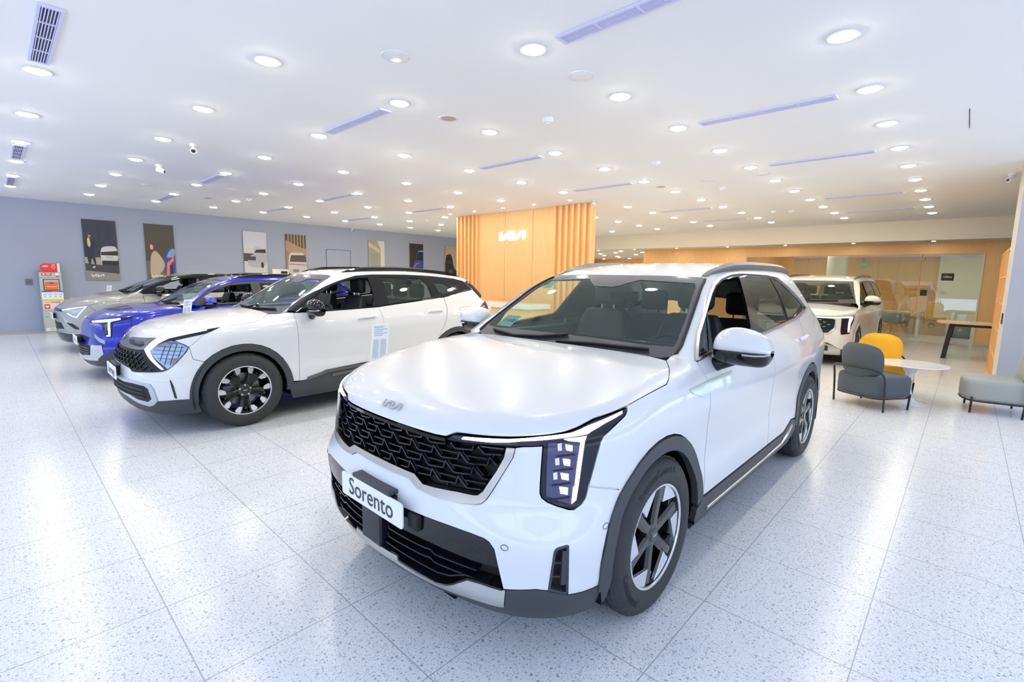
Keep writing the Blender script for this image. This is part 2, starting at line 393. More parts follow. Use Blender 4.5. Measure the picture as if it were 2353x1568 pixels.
def make_wheel(style,R=.371,rr=.243,w=.235,texts=(),parent=None,cal='caliper'):
    hw=w/2; rim=MB()
    prof=[(rr-.004,-hw+.010),(rr-.012,-hw+.012),(rr-.016,-hw+.03),(rr-.03,-hw+.06),(rr-.035,hw-.05),(rr-.01,hw-.012)]
    rim.lathe(prof,n=56,axis=1)
    yf=-hw+.022
    if style=='six':
        for k in range(6):
            a=k*60+18; taperspoke(rim,a,.035,.055,rr-.018,.062,yf+.006,yf-.002,.035,.03)
            facepoly(rim,rot2([(rr-.075,.03),(rr-.016,.028),(rr-.02,.085),(rr-.05,.07)],a),yf+.014,yf+.04)
    elif style=='five':
        for k in range(5):
            a=-90+k*72
            for sd in (-1,1): taperspoke(rim,a+sd*0,.03,.07,rr-.07,.066,yf+.012,yf+.0,.035,.03)
            for sd in (-1,1):
                facepoly(rim,rot2([(.09,sd*.014),(rr-.07,sd*.026),(rr-.012,sd*.04),(rr-.02,sd*.085),(rr-.075,sd*.058),(.10,sd*.034)],a),yf+.004,yf+.035,.002)
            facepoly(rim,rot2([(.07,-.016),(rr-.05,-.013),(rr-.05,.013),(.07,.016)],a),yf+.009,yf+.03)
    else:
        for k in range(10):
            a=k*36+(6 if k%2 else -6); taperspoke(rim,a,.035,.03,rr-.014,.024,yf+.006,yf,.03,.025)
    rim.lathe([(.0,yf-.002),(.03,yf-.002),(.034,yf+.003),(.062,yf+.010),(.066,yf+.04)],n=30,axis=1)
    W=rim.build('wheel','rim_black',parent,auto=35)
    # machined faces
    b=MB(); b.lathe([(rr-.012,-hw+.012),(rr-.010,-hw+.007),(rr-.001,-hw+.006),(rr+.001,-hw+.012)],n=64,axis=1)
    if style=='six':
        for k in range(6):
            a=k*60+18
            facepoly(b,rot2([(rr-.092,-.026),*[(x,y) for x,y in arc2(rr-.009,-8,-46,8)]],a),yf-.006,yf+.01,.001)
    elif style=='five':
        for k in range(5):
            a=-90+k*72
            for sd in (-1,1):
                facepoly(b,rot2([(rr-.082,sd*.038),(rr-.05,sd*.045),(rr-.012,sd*.062),(rr-.014,sd*.088),(rr-.05,sd*.105),(rr-.085,sd*.07)],a),yf-.004,yf+.012,.001)
    else:
        for k in range(5): facepoly(b,rot2([(rr-.11,-.004),(rr-.014,-.012),(rr-.014,.012),(rr-.11,.004)],k*72+6),yf-.003,yf+.01,.001)
    b.build('rim_face','rim_silver',W,auto=30)
    # tyre
    t=MB(); g=.007; zz=hw-.012
    pr=[(rr-.004,-hw+.012),(rr+.004,-hw+.004),(rr+.02,-hw-.002),(rr+.055,-hw-.006),(rr+.075,-hw-.003),(R-.03,-hw+.006),(R-.014,-hw+.018),(R-.006,-hw+.032)]
    for x0,x1 in ((-hw+.034,-.052),(-.042,-.008),(.002,.036),(.046,hw-.034)): pr+=[(R-.001,x0),(R,(x0+x1)/2),(R-.001,x1),(R-g,x1+.001),(R-g,x1+.009)]
    pr=pr[:-2]+[(R-.006,hw-.032),(R-.014,hw-.018),(R-.04,hw-.002),(rr+.02,hw),(rr,hw-.01)]
    n=160; V=[];F=[];k=len(pr)
    for i in range(n):
        a=2*PI*i/n
        for q,(r,y) in enumerate(pr):
            r2=r-(.005 if (i%4==0 and R-.02<r and abs(y)>.05) else 0); V.append((r2*math.cos(a),y,r2*math.sin(a)))
    for i in range(n):
        j=(i+1)%n
        for q in range(k-1): F.append((i*k+q,j*k+q,j*k+q+1,i*k+q+1))
    t.add(V,F); t.build('tyre','tyre',W,auto=30)
    if texts:
        for s_,ang,rad,size,flip in texts:
            x=MB()
            V,F=textgeo(s_,size,0,bold=.0016,space=1.08); V2=[]
            for px,py,_ in V:
                a=math.radians(ang)-px/rad*(1 if not flip else -1); r=rad+(py if not flip else -py)
                y=float(np.interp(r,[q_[0] for q_ in pr[:8]],[q_[1] for q_ in pr[:8]]))-.0018
                V2.append((r*math.cos(a),y,r*math.sin(a)))
            x.add(V2,F); x.build('sidewall_lettering','tyre_text',W)
    # brake, hub
    d=MB(); d.lathe([(.06,hw-.10),(.165,hw-.10),(.165,hw-.125),(.07,hw-.125),(.07,hw-.15),(.0,hw-.15)],n=40,axis=1); d.build('brake_disc','rotor',W,auto=30)
    c=MB(); facepoly(c,[(-.19,-.06),(-.11,-.06),(-.11,.06),(-.19,.06)],hw-.165,hw-.08,.006); c.build('brake_caliper',cal,W)
    V,F=kiageo(.034,.002); hubk=MB(); hubk.add([(x,yf-.002-z,y) for x,y,z in V],[f[::-1] for f in F]); hubk.build('hub_emblem','chrome',W)
    if style!='six':
        l=MB()
        for i in range(5):
            a=math.radians(90+72*i+ (0 if style=='five' else 20)); l.cyl((.052*math.cos(a),yf-.0,.052*math.sin(a)),.0085,.02,8,axis=1)
        l.build('lug_nuts','chrome',W)
    return W
# ---------------------------------------------------------------- shared car pieces
def seat_part(root,u,v,z0=.62,lean=.22,w=.50,h=.62,hr=True):
    """front seat: backrest with cushion and headrest"""
    def sh(x,y,z): return (u+x+(z-z0)*lean,v+y,z)
    b=MB(); n=10; V=[];F=[]
    # backrest outline lofted with side bolsters
    rows=[(z0,.5,.13),(z0+.12,.52,.15),(z0+.35,.52,.14),(z0+.52,.46,.12),(z0+h,.36,.08)]
    for z,ww,dd in rows:
        ww*=w/.5
        for i in range(n):
            t=i/(n-1)*2-1; x=-dd/2+(.035 if abs(t)<.7 else 0)*(1 if z<z0+.5 else .3); V.append(sh(x,t*ww/2,z))
        for i in range(n):
            t=1-i/(n-1)*2; V.append(sh(dd/2-.02*abs(t),t*ww/2,z))
    m=2*n
    for r in range(len(rows)-1):
        for i in range(m): F.append((r*m+i,r*m+(i+1)%m,(r+1)*m+(i+1)%m,(r+1)*m+i))
    F.append(tuple(range(m))[::-1]); F.append(tuple(range((len(rows)-1)*m,len(rows)*m)))
    b.add(V,F); o=b.build('seat','seat',root,bevel=.02,seg=2)
    rbox('seat_cushion',u-.52,u+.03,v-w*.5,v+w*.5,z0-.17,z0+.02,'seat',o,.04)
    if hr:
        x=u+(h+.1)*lean; rbox('headrest',x-.05,x+.055,v-.135,v+.135,z0+h+.03,z0+h+.23,'seat',o,.045,4)
        p=MB(); 
        for s_ in (-.06,.06): p.cyl((x-.02,v+s_,z0+h-.03),.007,.09,8)
        p.build('headrest_posts','chrome',o)
    return o
def interior(root,u0,top,hw,steer=-.38,rows=2,zf=.34,ub=None,us=1.38,zs=.62):
    """u0 dash front, top dash height, hw half width"""
    d=MB(); prof=[(u0-.05,top-.30),(u0-.06,top-.02),(u0+.10,top+.01),(u0+.32,top-.005),(u0+.44,top-.06),(u0+.46,top-.14),(u0+.36,top-.34),(u0+.30,zf+.1),(u0,zf+.1)]
    n=len(prof); V=[(x,-hw,z) for x,z in prof]+[(x,hw,z) for x,z in prof]; d.add(V,[tuple(range(n)),tuple(range(n,2*n))[::-1]]+[((i+1)%n,i,n+i,n+(i+1)%n) for i in range(n)])
    D=d.build('dashboard','trim_in',root,bevel=.02)
    g=MB()
    for k in range(6): g.box(u0-.02+k*.022,u0-.012+k*.022,steer-.24,steer+.24,top+.0,top+.018)
    g.build('defroster_vent','dark',D)
    rbox('display_screen',u0+.40,u0+.43,steer-.17,steer+.62,top-.06,top+.07,'gloss_black',D,.01)
    # steering wheel
    cx,cz=u0+.60,top-.07; s=MB(); pts=[]
    for i in range(32):
        a=2*PI*i/32; r=.185; pts.append((cx+r*math.sin(a)*.42,steer+r*math.cos(a),cz+r*math.sin(a)*.9))
    s.tube(pts,.016,8,True); s.tube([(cx,steer-.18,cz),(cx+.0,steer,cz-.01),(cx,steer+.18,cz)],.018,6); s.tube([(cx,steer,cz),(cx-.06,steer,cz-.16)],.018,6)
    s.cyl((cx-.03,steer,cz),.06,.05,16,axis=0); s.tube([(cx-.02,steer,cz),(cx-.22,steer,cz-.08)],.03,8); s.build('steering_wheel','seat',root)
    for v in (-.38,.38): seat_part(root,us,v,z0=zs)
    bk=(ub or us+.92)
    for v in (-.42,0,.42): seat_part(root,bk,v,z0=zs+.02,w=.44 if v else .36,h=.52)
    rbox('centre_console',u0+.3,us+.1,-.13,.13,zf,zs+.02,'trim_in',root,.03)
def mirror_part(root,u,v,z,s=1.,m='pearl',paint='white_paint',low='gloss_black',both=True,arm='gloss_black'):
    """door mirror: shell, lower cover, foot; faces the front of the car"""
    for sd in ((-1,1) if both else (-1,)):
        # v is the outer centre for the left side (negative)
        def T(x,y,zz): return (u+x*s,sd*(abs(v)+y*s),z+zz*s)
        def shell(rows,name,mt,par):
            V=[];F=[];n=len(rows[0])
            for r in rows: V+=[T(*p) for p in r]
            for i in range(len(rows)-1):
                for j in range(n-1): F.append((i*n+j,i*n+j+1,(i+1)*n+j+1,(i+1)*n+j))
            if sd<0: F=[f[::-1] for f in F]
            o=mk(name,V,F,mt,par,True); return o
        ys=[-.125,-.118,-.09,-.03,.04,.10,.125,.13]
        hgt=[.03,.065,.10,.115,.105,.08,.04,.01]; dep=[.03,.06,.09,.10,.095,.075,.04,.01]
        up=[];dn=[]
        for y,h,d in zip(ys,hgt,dep):
            up.append([(.03,y,-.016),(-d*.85,y,-.014),(-d*.95,y,h*.35),(-d*.7,y,h*.8),(-d*.2,y,h),(.035,y,h*.97),(.05,y,h*.8),(.05,y,-.014)])
            hl=.075*(.55+.45*min(1,h/.08))*min(1,.25+d/.06); dn.append([(.05,y,-.0),(.05,y,-hl*.8),(.03,y,-hl),(-d*.3,y,-hl),(-d*.75,y,-hl*.55),(-d*.86,y,-.004),(-d*.84,y,0.0)])
        a=sub(shell(up,'mirror_shell',paint,root),2); b=sub(shell(dn,'mirror_base',low,a),2)
        g=[T(.052,y,zz) for y,zz in [(-.115,-.035),(.115,-.03),(.12,.02),(.08,.07),(-.09,.075),(-.118,.02)]]; mk('mirror_glass',g,[tuple(range(6))],'chrome',a,False)
        t=MB(); t.tube([T(.0,-.04,-.045),T(.005,-.10,-.075),T(.01,-.16,-.10)],[.036*s,.034*s,.045*s],10); t.build('mirror_arm',arm,a)
        ind=MB(); ind.tube([T(-.085,.03,-.010),T(-.079,.08,-.010),T(-.058,.115,-.008),T(-.02,.130,-.005)],.0045*s,6); ind.build('mirror_indicator','silver_plastic',a)
def core_block(root,spec):
    """dark structure under the skin: floor pan, wells, engine bay, firewall"""
    b=MB()
    for x in spec: b.box(*x)
    b.build('underbody','liner',root)
def arch(cu,cz,r,a0,a1,n=18): return [(cu+r*math.cos(math.radians(a0+(a1-a0)*i/n)),cz+r*math.sin(math.radians(a0+(a1-a0)*i/n))) for i in range(n+1)]
def well(root,c,R,y0,y1):
    b=MB(); n=20; V=[];F=[]
    for i in range(n+1):
        a=math.radians(-15+210*i/n)
        for y in (y0,y1): V.append((c[0]+R*math.cos(a),y,c[1]+R*math.sin(a)))
    for i in range(n): F.append((2*i,2*i+1,2*i+3,2*i+2))
    k=len(V); V.append((c[0],y1,c[1]-.1)); F+=[(2*i+1,k,2*i+3) for i in range(n)]
    for s_ in (1,-1): b=MB(); b.add([(x,s_*y,z) for x,y,z in V],F); b.build('wheel_well_liner','liner',root)
def plate_part(root,u,z,w,h,text,tilt=0.,size=.07,y0=0.):
    b=MB(); b.prism(roundp([(-w/2,-h/2),(w/2,-h/2),(w/2,h/2),(-w/2,h/2)],.018,4),0,.006)
    T=frame((u,y0,z),(0,-1,0),(-tilt,0,1),(-1,0,-tilt))
    V=[T(*v) for v in b.V]; o=mk('name_plate',V,b.F,'plate',root,True,auto=30)
    V,F=textgeo(text,size,0.,bold=.0006)
    mk('plate_lettering',[T(x,y,.0075) for x,y,z in V],F,'ink',o,False)
    rbox('plate_holder',u+.001,u+.05,y0-w*.3,y0+w*.3,z-h*.3,z+h*.42,'dark',o,.004)
    return o
def hubz(W,pos,flip=False,root=None):
    W.location=pos; W.rotation_euler=(0,0,PI if flip else 0); 
def place_wheels(W,wb,tr,z=.371):
    W.location=(0,-tr,z)
    for (u,v,fl) in ((wb,-tr,0),(0,tr,1),(wb,tr,1)):
        c=copy_tree(W,W.parent); c.location=(u,v,z); c.rotation_euler=(0,0,PI*fl)
SOR=dict(
 hood=([-1.0,-.86,-.80,-.7,-.5,-.2,.1,.4,.8,1.2,3.9],[.86,.935,.972,1.005,1.04,1.09,1.135,1.16,1.28,1.5,1.5]),
 hcrown=.012, hcrown4=.008, ts=.9, rt=.08,
 side_z=([.18,.28,.38,.5,.62,.78,.92,1.02,1.12,1.3,1.45],[.87,.92,.945,.945,.935,.94,.95,.935,.895,.80,.66]),
 side_u=([-1.,-.6,-.2,.3,1.2,2.2,2.9,3.4,3.95],[-.05,-.02,-.002,0,0,0,-.012,-.045,-.12]),
 front_z=([.15,.22,.33,.45,.6,.72,.85,.92,1.0,1.1],[-.72,-.83,-.90,-.895,-.885,-.865,-.85,-.845,-.80,-.70]),
 front_q=([.2,.33,.57,.8,1.0],[.27,.27,.2,.17,.17]),front_4=([.3,.55,.7,.95],[0,.0,.2,.28]),
 rear_z=([.2,.5,.8,1.1,1.3],[3.75,3.85,3.88,3.86,3.8]),
 top=([1.03,1.3,1.6,2.0,2.6,3.2,3.6,4.0],[1.575,1.63,1.67,1.695,1.70,1.665,1.60,1.5]),
 rcrown=.02, glass=dict(w0=.895,z0=1.1,k=.36,c=.25), ws=(.35,1.141,1.585,.11), bk=(3.71,1.12,.9,.15), ra=.05, rr=.09)
STO=dict(
 hood=([-1.0,-.82,-.74,-.6,-.4,-.2,.1,.4,.7,1.0,3.9],[.76,.84,.90,.945,.985,1.01,1.04,1.06,1.25,1.42,1.42]),
 hcrown=.035, hcrown4=.01, ts=.9, rt=.12,
 side_z=([.18,.28,.38,.5,.62,.78,.90,.98,1.06,1.2,1.4],[.82,.86,.872,.868,.858,.872,.88,.87,.84,.75,.62]),
 side_u=([-1.,-.6,-.2,.3,1.2,2.2,2.9,3.4,3.95],[-.06,-.03,-.004,0,-.008,-.0,-.03,-.10,-.23]),
 front_z=([.15,.22,.33,.45,.6,.72,.80,.88,1.0,1.1],[-.72,-.80,-.845,-.84,-.815,-.80,-.78,-.72,-.60,-.5]),
 front_q=([.2,.33,.57,.8,1.0],[.24,.24,.22,.25,.25]),front_4=([.3,.55,.7,.95],[0.15,.15,.2,.24]),
 rear_z=([.2,.5,.8,1.1,1.3],[3.2,3.3,3.3,3.24,3.1]),
 top=([.85,1.05,1.3,1.7,2.2,2.8,3.2,3.6],[1.42,1.465,1.49,1.505,1.49,1.44,1.40,1.33]),
 rcrown=.03, glass=dict(w0=.835,z0=1.03,k=.42,c=.3), ws=(.22,1.04,1.55,.11), bk=(3.25,1.05,.7,.15), ra=.05, rr=.09)
EV6=dict(
 hood=([-1.0,-.85,-.78,-.7,-.6,-.4,-.2,.1,.4,.8,1.2,3.9],[.76,.85,.90,.945,.985,1.045,1.09,1.125,1.14,1.25,1.4,1.4]),
 hcrown=.05, hcrown4=.01, ts=.9, rt=.10,
 side_z=([.18,.28,.38,.5,.62,.78,.92,1.02,1.10,1.3,1.45],[.87,.915,.93,.925,.915,.93,.94,.92,.88,.76,.64]),
 side_u=([-1.,-.6,-.2,.3,1.2,2.2,2.9,3.4,3.95],[-.05,-.02,-.002,0,-.008,-.0,-.002,-.05,-.16]),
 front_z=([.15,.22,.33,.45,.6,.72,.82,.88,1.0,1.1],[-.74,-.82,-.85,-.85,-.86,-.865,-.85,-.80,-.70,-.6]),
 front_q=([.2,.33,.57,.8,1.0],[.27,.27,.22,.25,.25]),front_4=([.3,.55,.7,.95],[0.1,.12,.2,.30]),
 rear_z=([.2,.5,.8,1.1,1.3],[3.65,3.75,3.75,3.7,3.5]),
 top=([.9,1.1,1.4,1.8,2.3,2.8,3.3,3.9],[1.44,1.485,1.52,1.525,1.50,1.44,1.34,1.2]),
 rcrown=.03, glass=dict(w0=.875,z0=1.1,k=.5,c=.3), ws=(.16,1.12,2.05,.12), bk=(3.6,1.10,1.4,.15), ra=.05, rr=.09)
CAR=dict(
 hood=([-1.0,-.90,-.86,-.78,-.5,-.2,.1,.4,.8,1.2,4.5],[.88,.96,1.0,1.04,1.08,1.11,1.135,1.16,1.35,1.6,1.6]),
 hcrown=.03, hcrown4=.01, ts=.9, rt=.09,
 side_z=([.18,.28,.38,.5,.62,.78,.92,1.02,1.12,1.3,1.45],[.92,.965,.985,.985,.975,.985,.99,.98,.95,.86,.75]),
 side_u=([-1.,-.6,-.2,.3,1.2,2.8,3.4,3.9,4.4],[-.05,-.02,-.002,0,0,0,-.012,-.045,-.12]),
 front_z=([.15,.22,.33,.45,.6,.72,.85,.95,1.03,1.1],[-.78,-.88,-.93,-.93,-.93,-.92,-.91,-.90,-.84,-.75]),
 front_q=([.2,.33,.57,.8,1.0],[.25,.25,.20,.18,.18]),front_4=([.3,.55,.7,.95],[0,.05,.15,.2]),
 rear_z=([.2,.5,.8,1.1,1.3],[4.05,4.15,4.2,4.2,4.15]),
 top=([.9,1.1,1.5,2.2,3.0,3.6,4.2],[1.60,1.65,1.70,1.73,1.73,1.70,1.64]),
 rcrown=.02, glass=dict(w0=.945,z0=1.1,k=.28,c=.2), ws=(.12,1.16,1.75,.11), bk=(4.2,1.12,.35,.15), ra=.05, rr=.09)
SPO=dict(
 hood=([-1.0,-.85,-.80,-.74,-.65,-.5,-.2,.1,.4,.8,1.2,3.9],[.74,.82,.87,.92,.965,1.02,1.08,1.12,1.145,1.28,1.5,1.5]),
 hcrown=.03, hcrown4=.01, ts=.9, rt=.10,
 side_z=([.18,.28,.38,.5,.62,.78,.92,1.02,1.12,1.3,1.45],[.86,.905,.92,.915,.905,.92,.93,.915,.875,.79,.66]),
 side_u=([-1.,-.6,-.2,.3,1.2,2.2,2.9,3.4,3.95],[-.05,-.02,-.002,0,-.008,-.0,-.002,-.05,-.13]),
 front_z=([.15,.22,.33,.45,.6,.72,.85,.92,1.0,1.1],[-.70,-.80,-.86,-.87,-.865,-.835,-.775,-.74,-.68,-.58]),
 front_q=([.2,.33,.57,.8,1.0],[.27,.27,.22,.22,.22]),front_4=([.3,.55,.7,.95],[0.1,.12,.2,.24]),
 rear_z=([.2,.5,.8,1.1,1.3],[3.54,3.62,3.64,3.58,3.42]),
 top=([1.03,1.3,1.6,2.0,2.6,3.2,3.6,4.0],[1.565,1.60,1.62,1.63,1.60,1.54,1.49,1.42]),
 rcrown=.02, glass=dict(w0=.875,z0=1.1,k=.40,c=.25), ws=(.42,1.14,1.62,.11), bk=(3.66,1.10,.95,.15), ra=.05, rr=.09)
T1={'hoodF':[[-0.819,-0.341,0.904],[-0.81,-0.394,0.907],[-0.796,-0.426,0.928],[-0.79,-0.439,0.933],[-0.78,-0.472,0.936],[-0.743,-0.574,0.943],[-0.707,-0.646,0.949],[-0.676,-0.689,0.954],[-0.608,-0.76,0.962],[-0.553,-0.799,0.97],[-0.507,-0.82,0.981],[-0.424,-0.842,1.006],[-0.26,-0.887,1.032]],
'hoodS':[[-0.265,-0.888,1.03],[0.074,-0.899,1.073],[0.121,-0.885,1.087],[0.287,-0.798,1.125],[0.348,-0.759,1.134]],
'lampO':[[-0.258,-0.889,1.031],[-0.275,-0.901,1.015],[-0.296,-0.906,1.002],[-0.359,-0.902,0.976],[-0.429,-0.892,0.943],[-0.445,-0.89,0.923],[-0.455,-0.888,0.89],[-0.479,-0.882,0.808],[-0.497,-0.878,0.754],[-0.512,-0.876,0.711],[-0.531,-0.87,0.69],[-0.561,-0.859,0.676],[-0.579,-0.848,0.678],[-0.616,-0.817,0.695],[-0.642,-0.793,0.71],[-0.657,-0.776,0.727],[-0.66,-0.769,0.746],[-0.656,-0.766,0.783],[-0.648,-0.763,0.851],[-0.64,-0.761,0.922],[-0.691,-0.703,0.917],[-0.705,-0.683,0.914],[-0.726,-0.648,0.912],[-0.775,-0.534,0.906],[-0.803,-0.439,0.898],[-0.812,-0.396,0.899]],
'drl1':[[-0.785,-0.479,0.924],[-0.743,-0.592,0.934],[-0.712,-0.651,0.939],[-0.631,-0.747,0.953],[-0.645,-0.734,0.951],[-0.613,-0.764,0.955],[-0.539,-0.817,0.963],[-0.504,-0.832,0.972],[-0.466,-0.845,0.983],[-0.3,-0.891,1.017],[-0.308,-0.896,1.009],[-0.4,-0.878,0.986],[-0.468,-0.86,0.964],[-0.487,-0.856,0.956],[-0.569,-0.806,0.949],[-0.686,-0.698,0.937],[-0.716,-0.655,0.929],[-0.747,-0.597,0.922],[-0.791,-0.473,0.915]],
'drl2':[[-0.572,-0.807,0.945],[-0.494,-0.856,0.95],[-0.506,-0.856,0.935],[-0.51,-0.857,0.925],[-0.524,-0.856,0.842],[-0.535,-0.856,0.779],[-0.55,-0.856,0.712],[-0.567,-0.849,0.699],[-0.556,-0.846,0.761],[-0.55,-0.849,0.766],[-0.536,-0.848,0.858],[-0.521,-0.849,0.931],[-0.56,-0.82,0.938]],
'refl':[[-0.622,-0.772,0.934],[-0.524,-0.848,0.929],[-0.538,-0.848,0.844],[-0.552,-0.848,0.767],[-0.57,-0.847,0.698],[-0.605,-0.821,0.713],[-0.644,-0.786,0.735],[-0.633,-0.777,0.851]],
'led0':[[-0.573,-0.816,0.926],[-0.552,-0.832,0.921],[-0.554,-0.833,0.9],[-0.572,-0.821,0.905]],
'led1':[[-0.585,-0.815,0.873],[-0.562,-0.831,0.868],[-0.564,-0.832,0.844],[-0.582,-0.819,0.849]],
'led2':[[-0.594,-0.813,0.819],[-0.569,-0.831,0.813],[-0.571,-0.833,0.79],[-0.592,-0.818,0.796]],
'led3':[[-0.601,-0.815,0.767],[-0.575,-0.834,0.761],[-0.578,-0.836,0.736],[-0.6,-0.82,0.742]],
'grI':[[-0.724,-0.654,0.911],[-0.731,-0.649,0.872],[-0.748,-0.628,0.818],[-0.77,-0.597,0.757],[-0.778,-0.587,0.734],[-0.787,-0.568,0.715],[-0.794,-0.552,0.711],[-0.815,-0.481,0.709],[-0.841,-0.367,0.699],[-0.851,-0.304,0.696],[-0.853,-0.247,0.725]],
'grO':[[-0.706,-0.683,0.912],[-0.714,-0.678,0.875],[-0.763,-0.62,0.74],[-0.777,-0.602,0.704],[-0.787,-0.586,0.686],[-0.796,-0.566,0.678],[-0.817,-0.504,0.669],[-0.846,-0.374,0.663],[-0.859,-0.272,0.67],[-0.86,-0.234,0.688],[-0.86,-0.218,0.696]],
'lowT':[[-0.879,-0.208,0.566],[-0.845,-0.462,0.571],[-0.823,-0.566,0.57],[-0.809,-0.624,0.567],[-0.803,-0.646,0.559],[-0.796,-0.666,0.535],[-0.79,-0.672,0.495],[-0.779,-0.681,0.428],[-0.769,-0.69,0.371]],
'skT':[[-0.896,-0.124,0.341],[-0.892,-0.172,0.341],[-0.891,-0.174,0.321],[-0.871,-0.303,0.308],[-0.851,-0.385,0.296],[-0.843,-0.441,0.308],[-0.838,-0.48,0.326],[-0.82,-0.547,0.369],[-0.802,-0.606,0.372],[-0.772,-0.684,0.369]],
'skB':[[-0.764,-0.67,0.292],[-0.796,-0.58,0.289],[-0.822,-0.479,0.283],[-0.845,-0.367,0.279],[-0.874,-0.223,0.29],[-0.888,-0.145,0.302],[-0.89,-0.114,0.301]],
'skE':[[-0.772,-0.684,0.369],[-0.765,-0.7,0.372],[-0.758,-0.688,0.296],[-0.764,-0.67,0.292]],
'gloss':[[-0.89,-0.141,0.466],[-0.866,-0.348,0.463],[-0.816,-0.575,0.452],[-0.783,-0.678,0.457]],
'fog':[[-0.668,-0.85,0.551],[-0.658,-0.856,0.561],[-0.625,-0.876,0.567],[-0.617,-0.881,0.563],[-0.601,-0.873,0.353],[-0.669,-0.827,0.382]],
'clT':[[-0.747,-0.731,0.377],[-0.701,-0.796,0.387],[-0.668,-0.827,0.381],[-0.601,-0.873,0.353],[-0.552,-0.897,0.35],[-0.5,-0.915,0.351]],
'win':[[0.455,-0.872,1.137],[0.533,-0.84,1.198],[0.613,-0.811,1.255],[0.839,-0.755,1.395],[0.967,-0.721,1.468],[1.093,-0.69,1.52],[1.253,-0.664,1.561],[1.478,-0.647,1.593],[1.704,-0.643,1.606],[2.291,-0.649,1.603],[2.571,-0.657,1.586],[2.744,-0.692,1.519],[2.886,-0.734,1.436],[3.015,-0.77,1.357],[3.07,-0.788,1.313],[2.935,-0.805,1.289],[2.61,-0.831,1.249],[2.056,-0.85,1.217],[1.672,-0.859,1.195],[0.72,-0.871,1.163]],
'bpil':[[1.645,-0.659,1.586],[1.751,-0.659,1.587],[1.568,-0.857,1.198],[1.418,-0.839,1.241]],
'wF':[[0.807,-0.776,1.364],[0.956,-0.735,1.451],[1.141,-0.695,1.52],[1.308,-0.672,1.557],[1.516,-0.664,1.576],[1.632,-0.661,1.583],[1.412,-0.839,1.241],[0.694,-0.869,1.169],[0.751,-0.823,1.279]],
'qt':[[0.491,-0.863,1.16],[0.602,-0.829,1.238],[0.786,-0.777,1.356],[0.639,-0.868,1.171]],
'wR':[[1.753,-0.661,1.584],[2.365,-0.663,1.581],[2.382,-0.735,1.455],[2.358,-0.793,1.341],[2.32,-0.837,1.246],[1.587,-0.856,1.201]],
'wQ':[[2.429,-0.662,1.581],[2.645,-0.688,1.531],[2.792,-0.726,1.456],[2.988,-0.777,1.345],[2.951,-0.79,1.32],[2.526,-0.829,1.259],[2.345,-0.836,1.247],[2.388,-0.79,1.345],[2.414,-0.731,1.461]],
'ws':[[1.103,-0.049,1.577],[1.127,-0.43,1.574],[1.142,-0.593,1.569],[1.117,-0.623,1.557],[1.071,-0.639,1.538],[0.876,-0.686,1.44],[0.629,-0.741,1.279],[0.5,-0.768,1.195],[0.442,-0.768,1.158],[0.416,-0.746,1.144],[0.395,-0.705,1.135]],
'wsIn':[[1.022,-0.14,1.544],[1.04,-0.591,1.531],[0.989,-0.621,1.505],[0.72,-0.69,1.341],[0.513,-0.732,1.206],[0.488,-0.727,1.191],[0.45,-0.386,1.194]],
'mold':[[0.249,-0.934,1.026],[0.469,-0.931,1.034],[0.822,-0.928,1.045],[0.814,-0.932,1.032],[0.508,-0.936,1.017],[0.485,-0.944,0.978],[0.389,-0.946,0.968],[0.284,-0.939,1.0]],
'hand1':[[1.266,-0.919,1.067],[1.316,-0.916,1.075],[1.579,-0.918,1.071],[1.592,-0.924,1.055],[1.514,-0.929,1.041],[1.326,-0.934,1.026]],
'hand2':[[2.385,-0.903,1.1],[2.431,-0.897,1.113],[2.706,-0.899,1.097],[2.724,-0.904,1.084],[2.558,-0.912,1.075],[2.397,-0.918,1.066]],
'sens':[[-0.781,-0.705,0.551],[-0.44,-0.925,0.589]],
'seam':[[-0.499,-0.877,0.752],[-0.357,-0.925,0.712],[-0.231,-0.934,0.68]],
'seamA':[[0.539,-0.739,1.169],[0.502,-0.861,1.134]]}
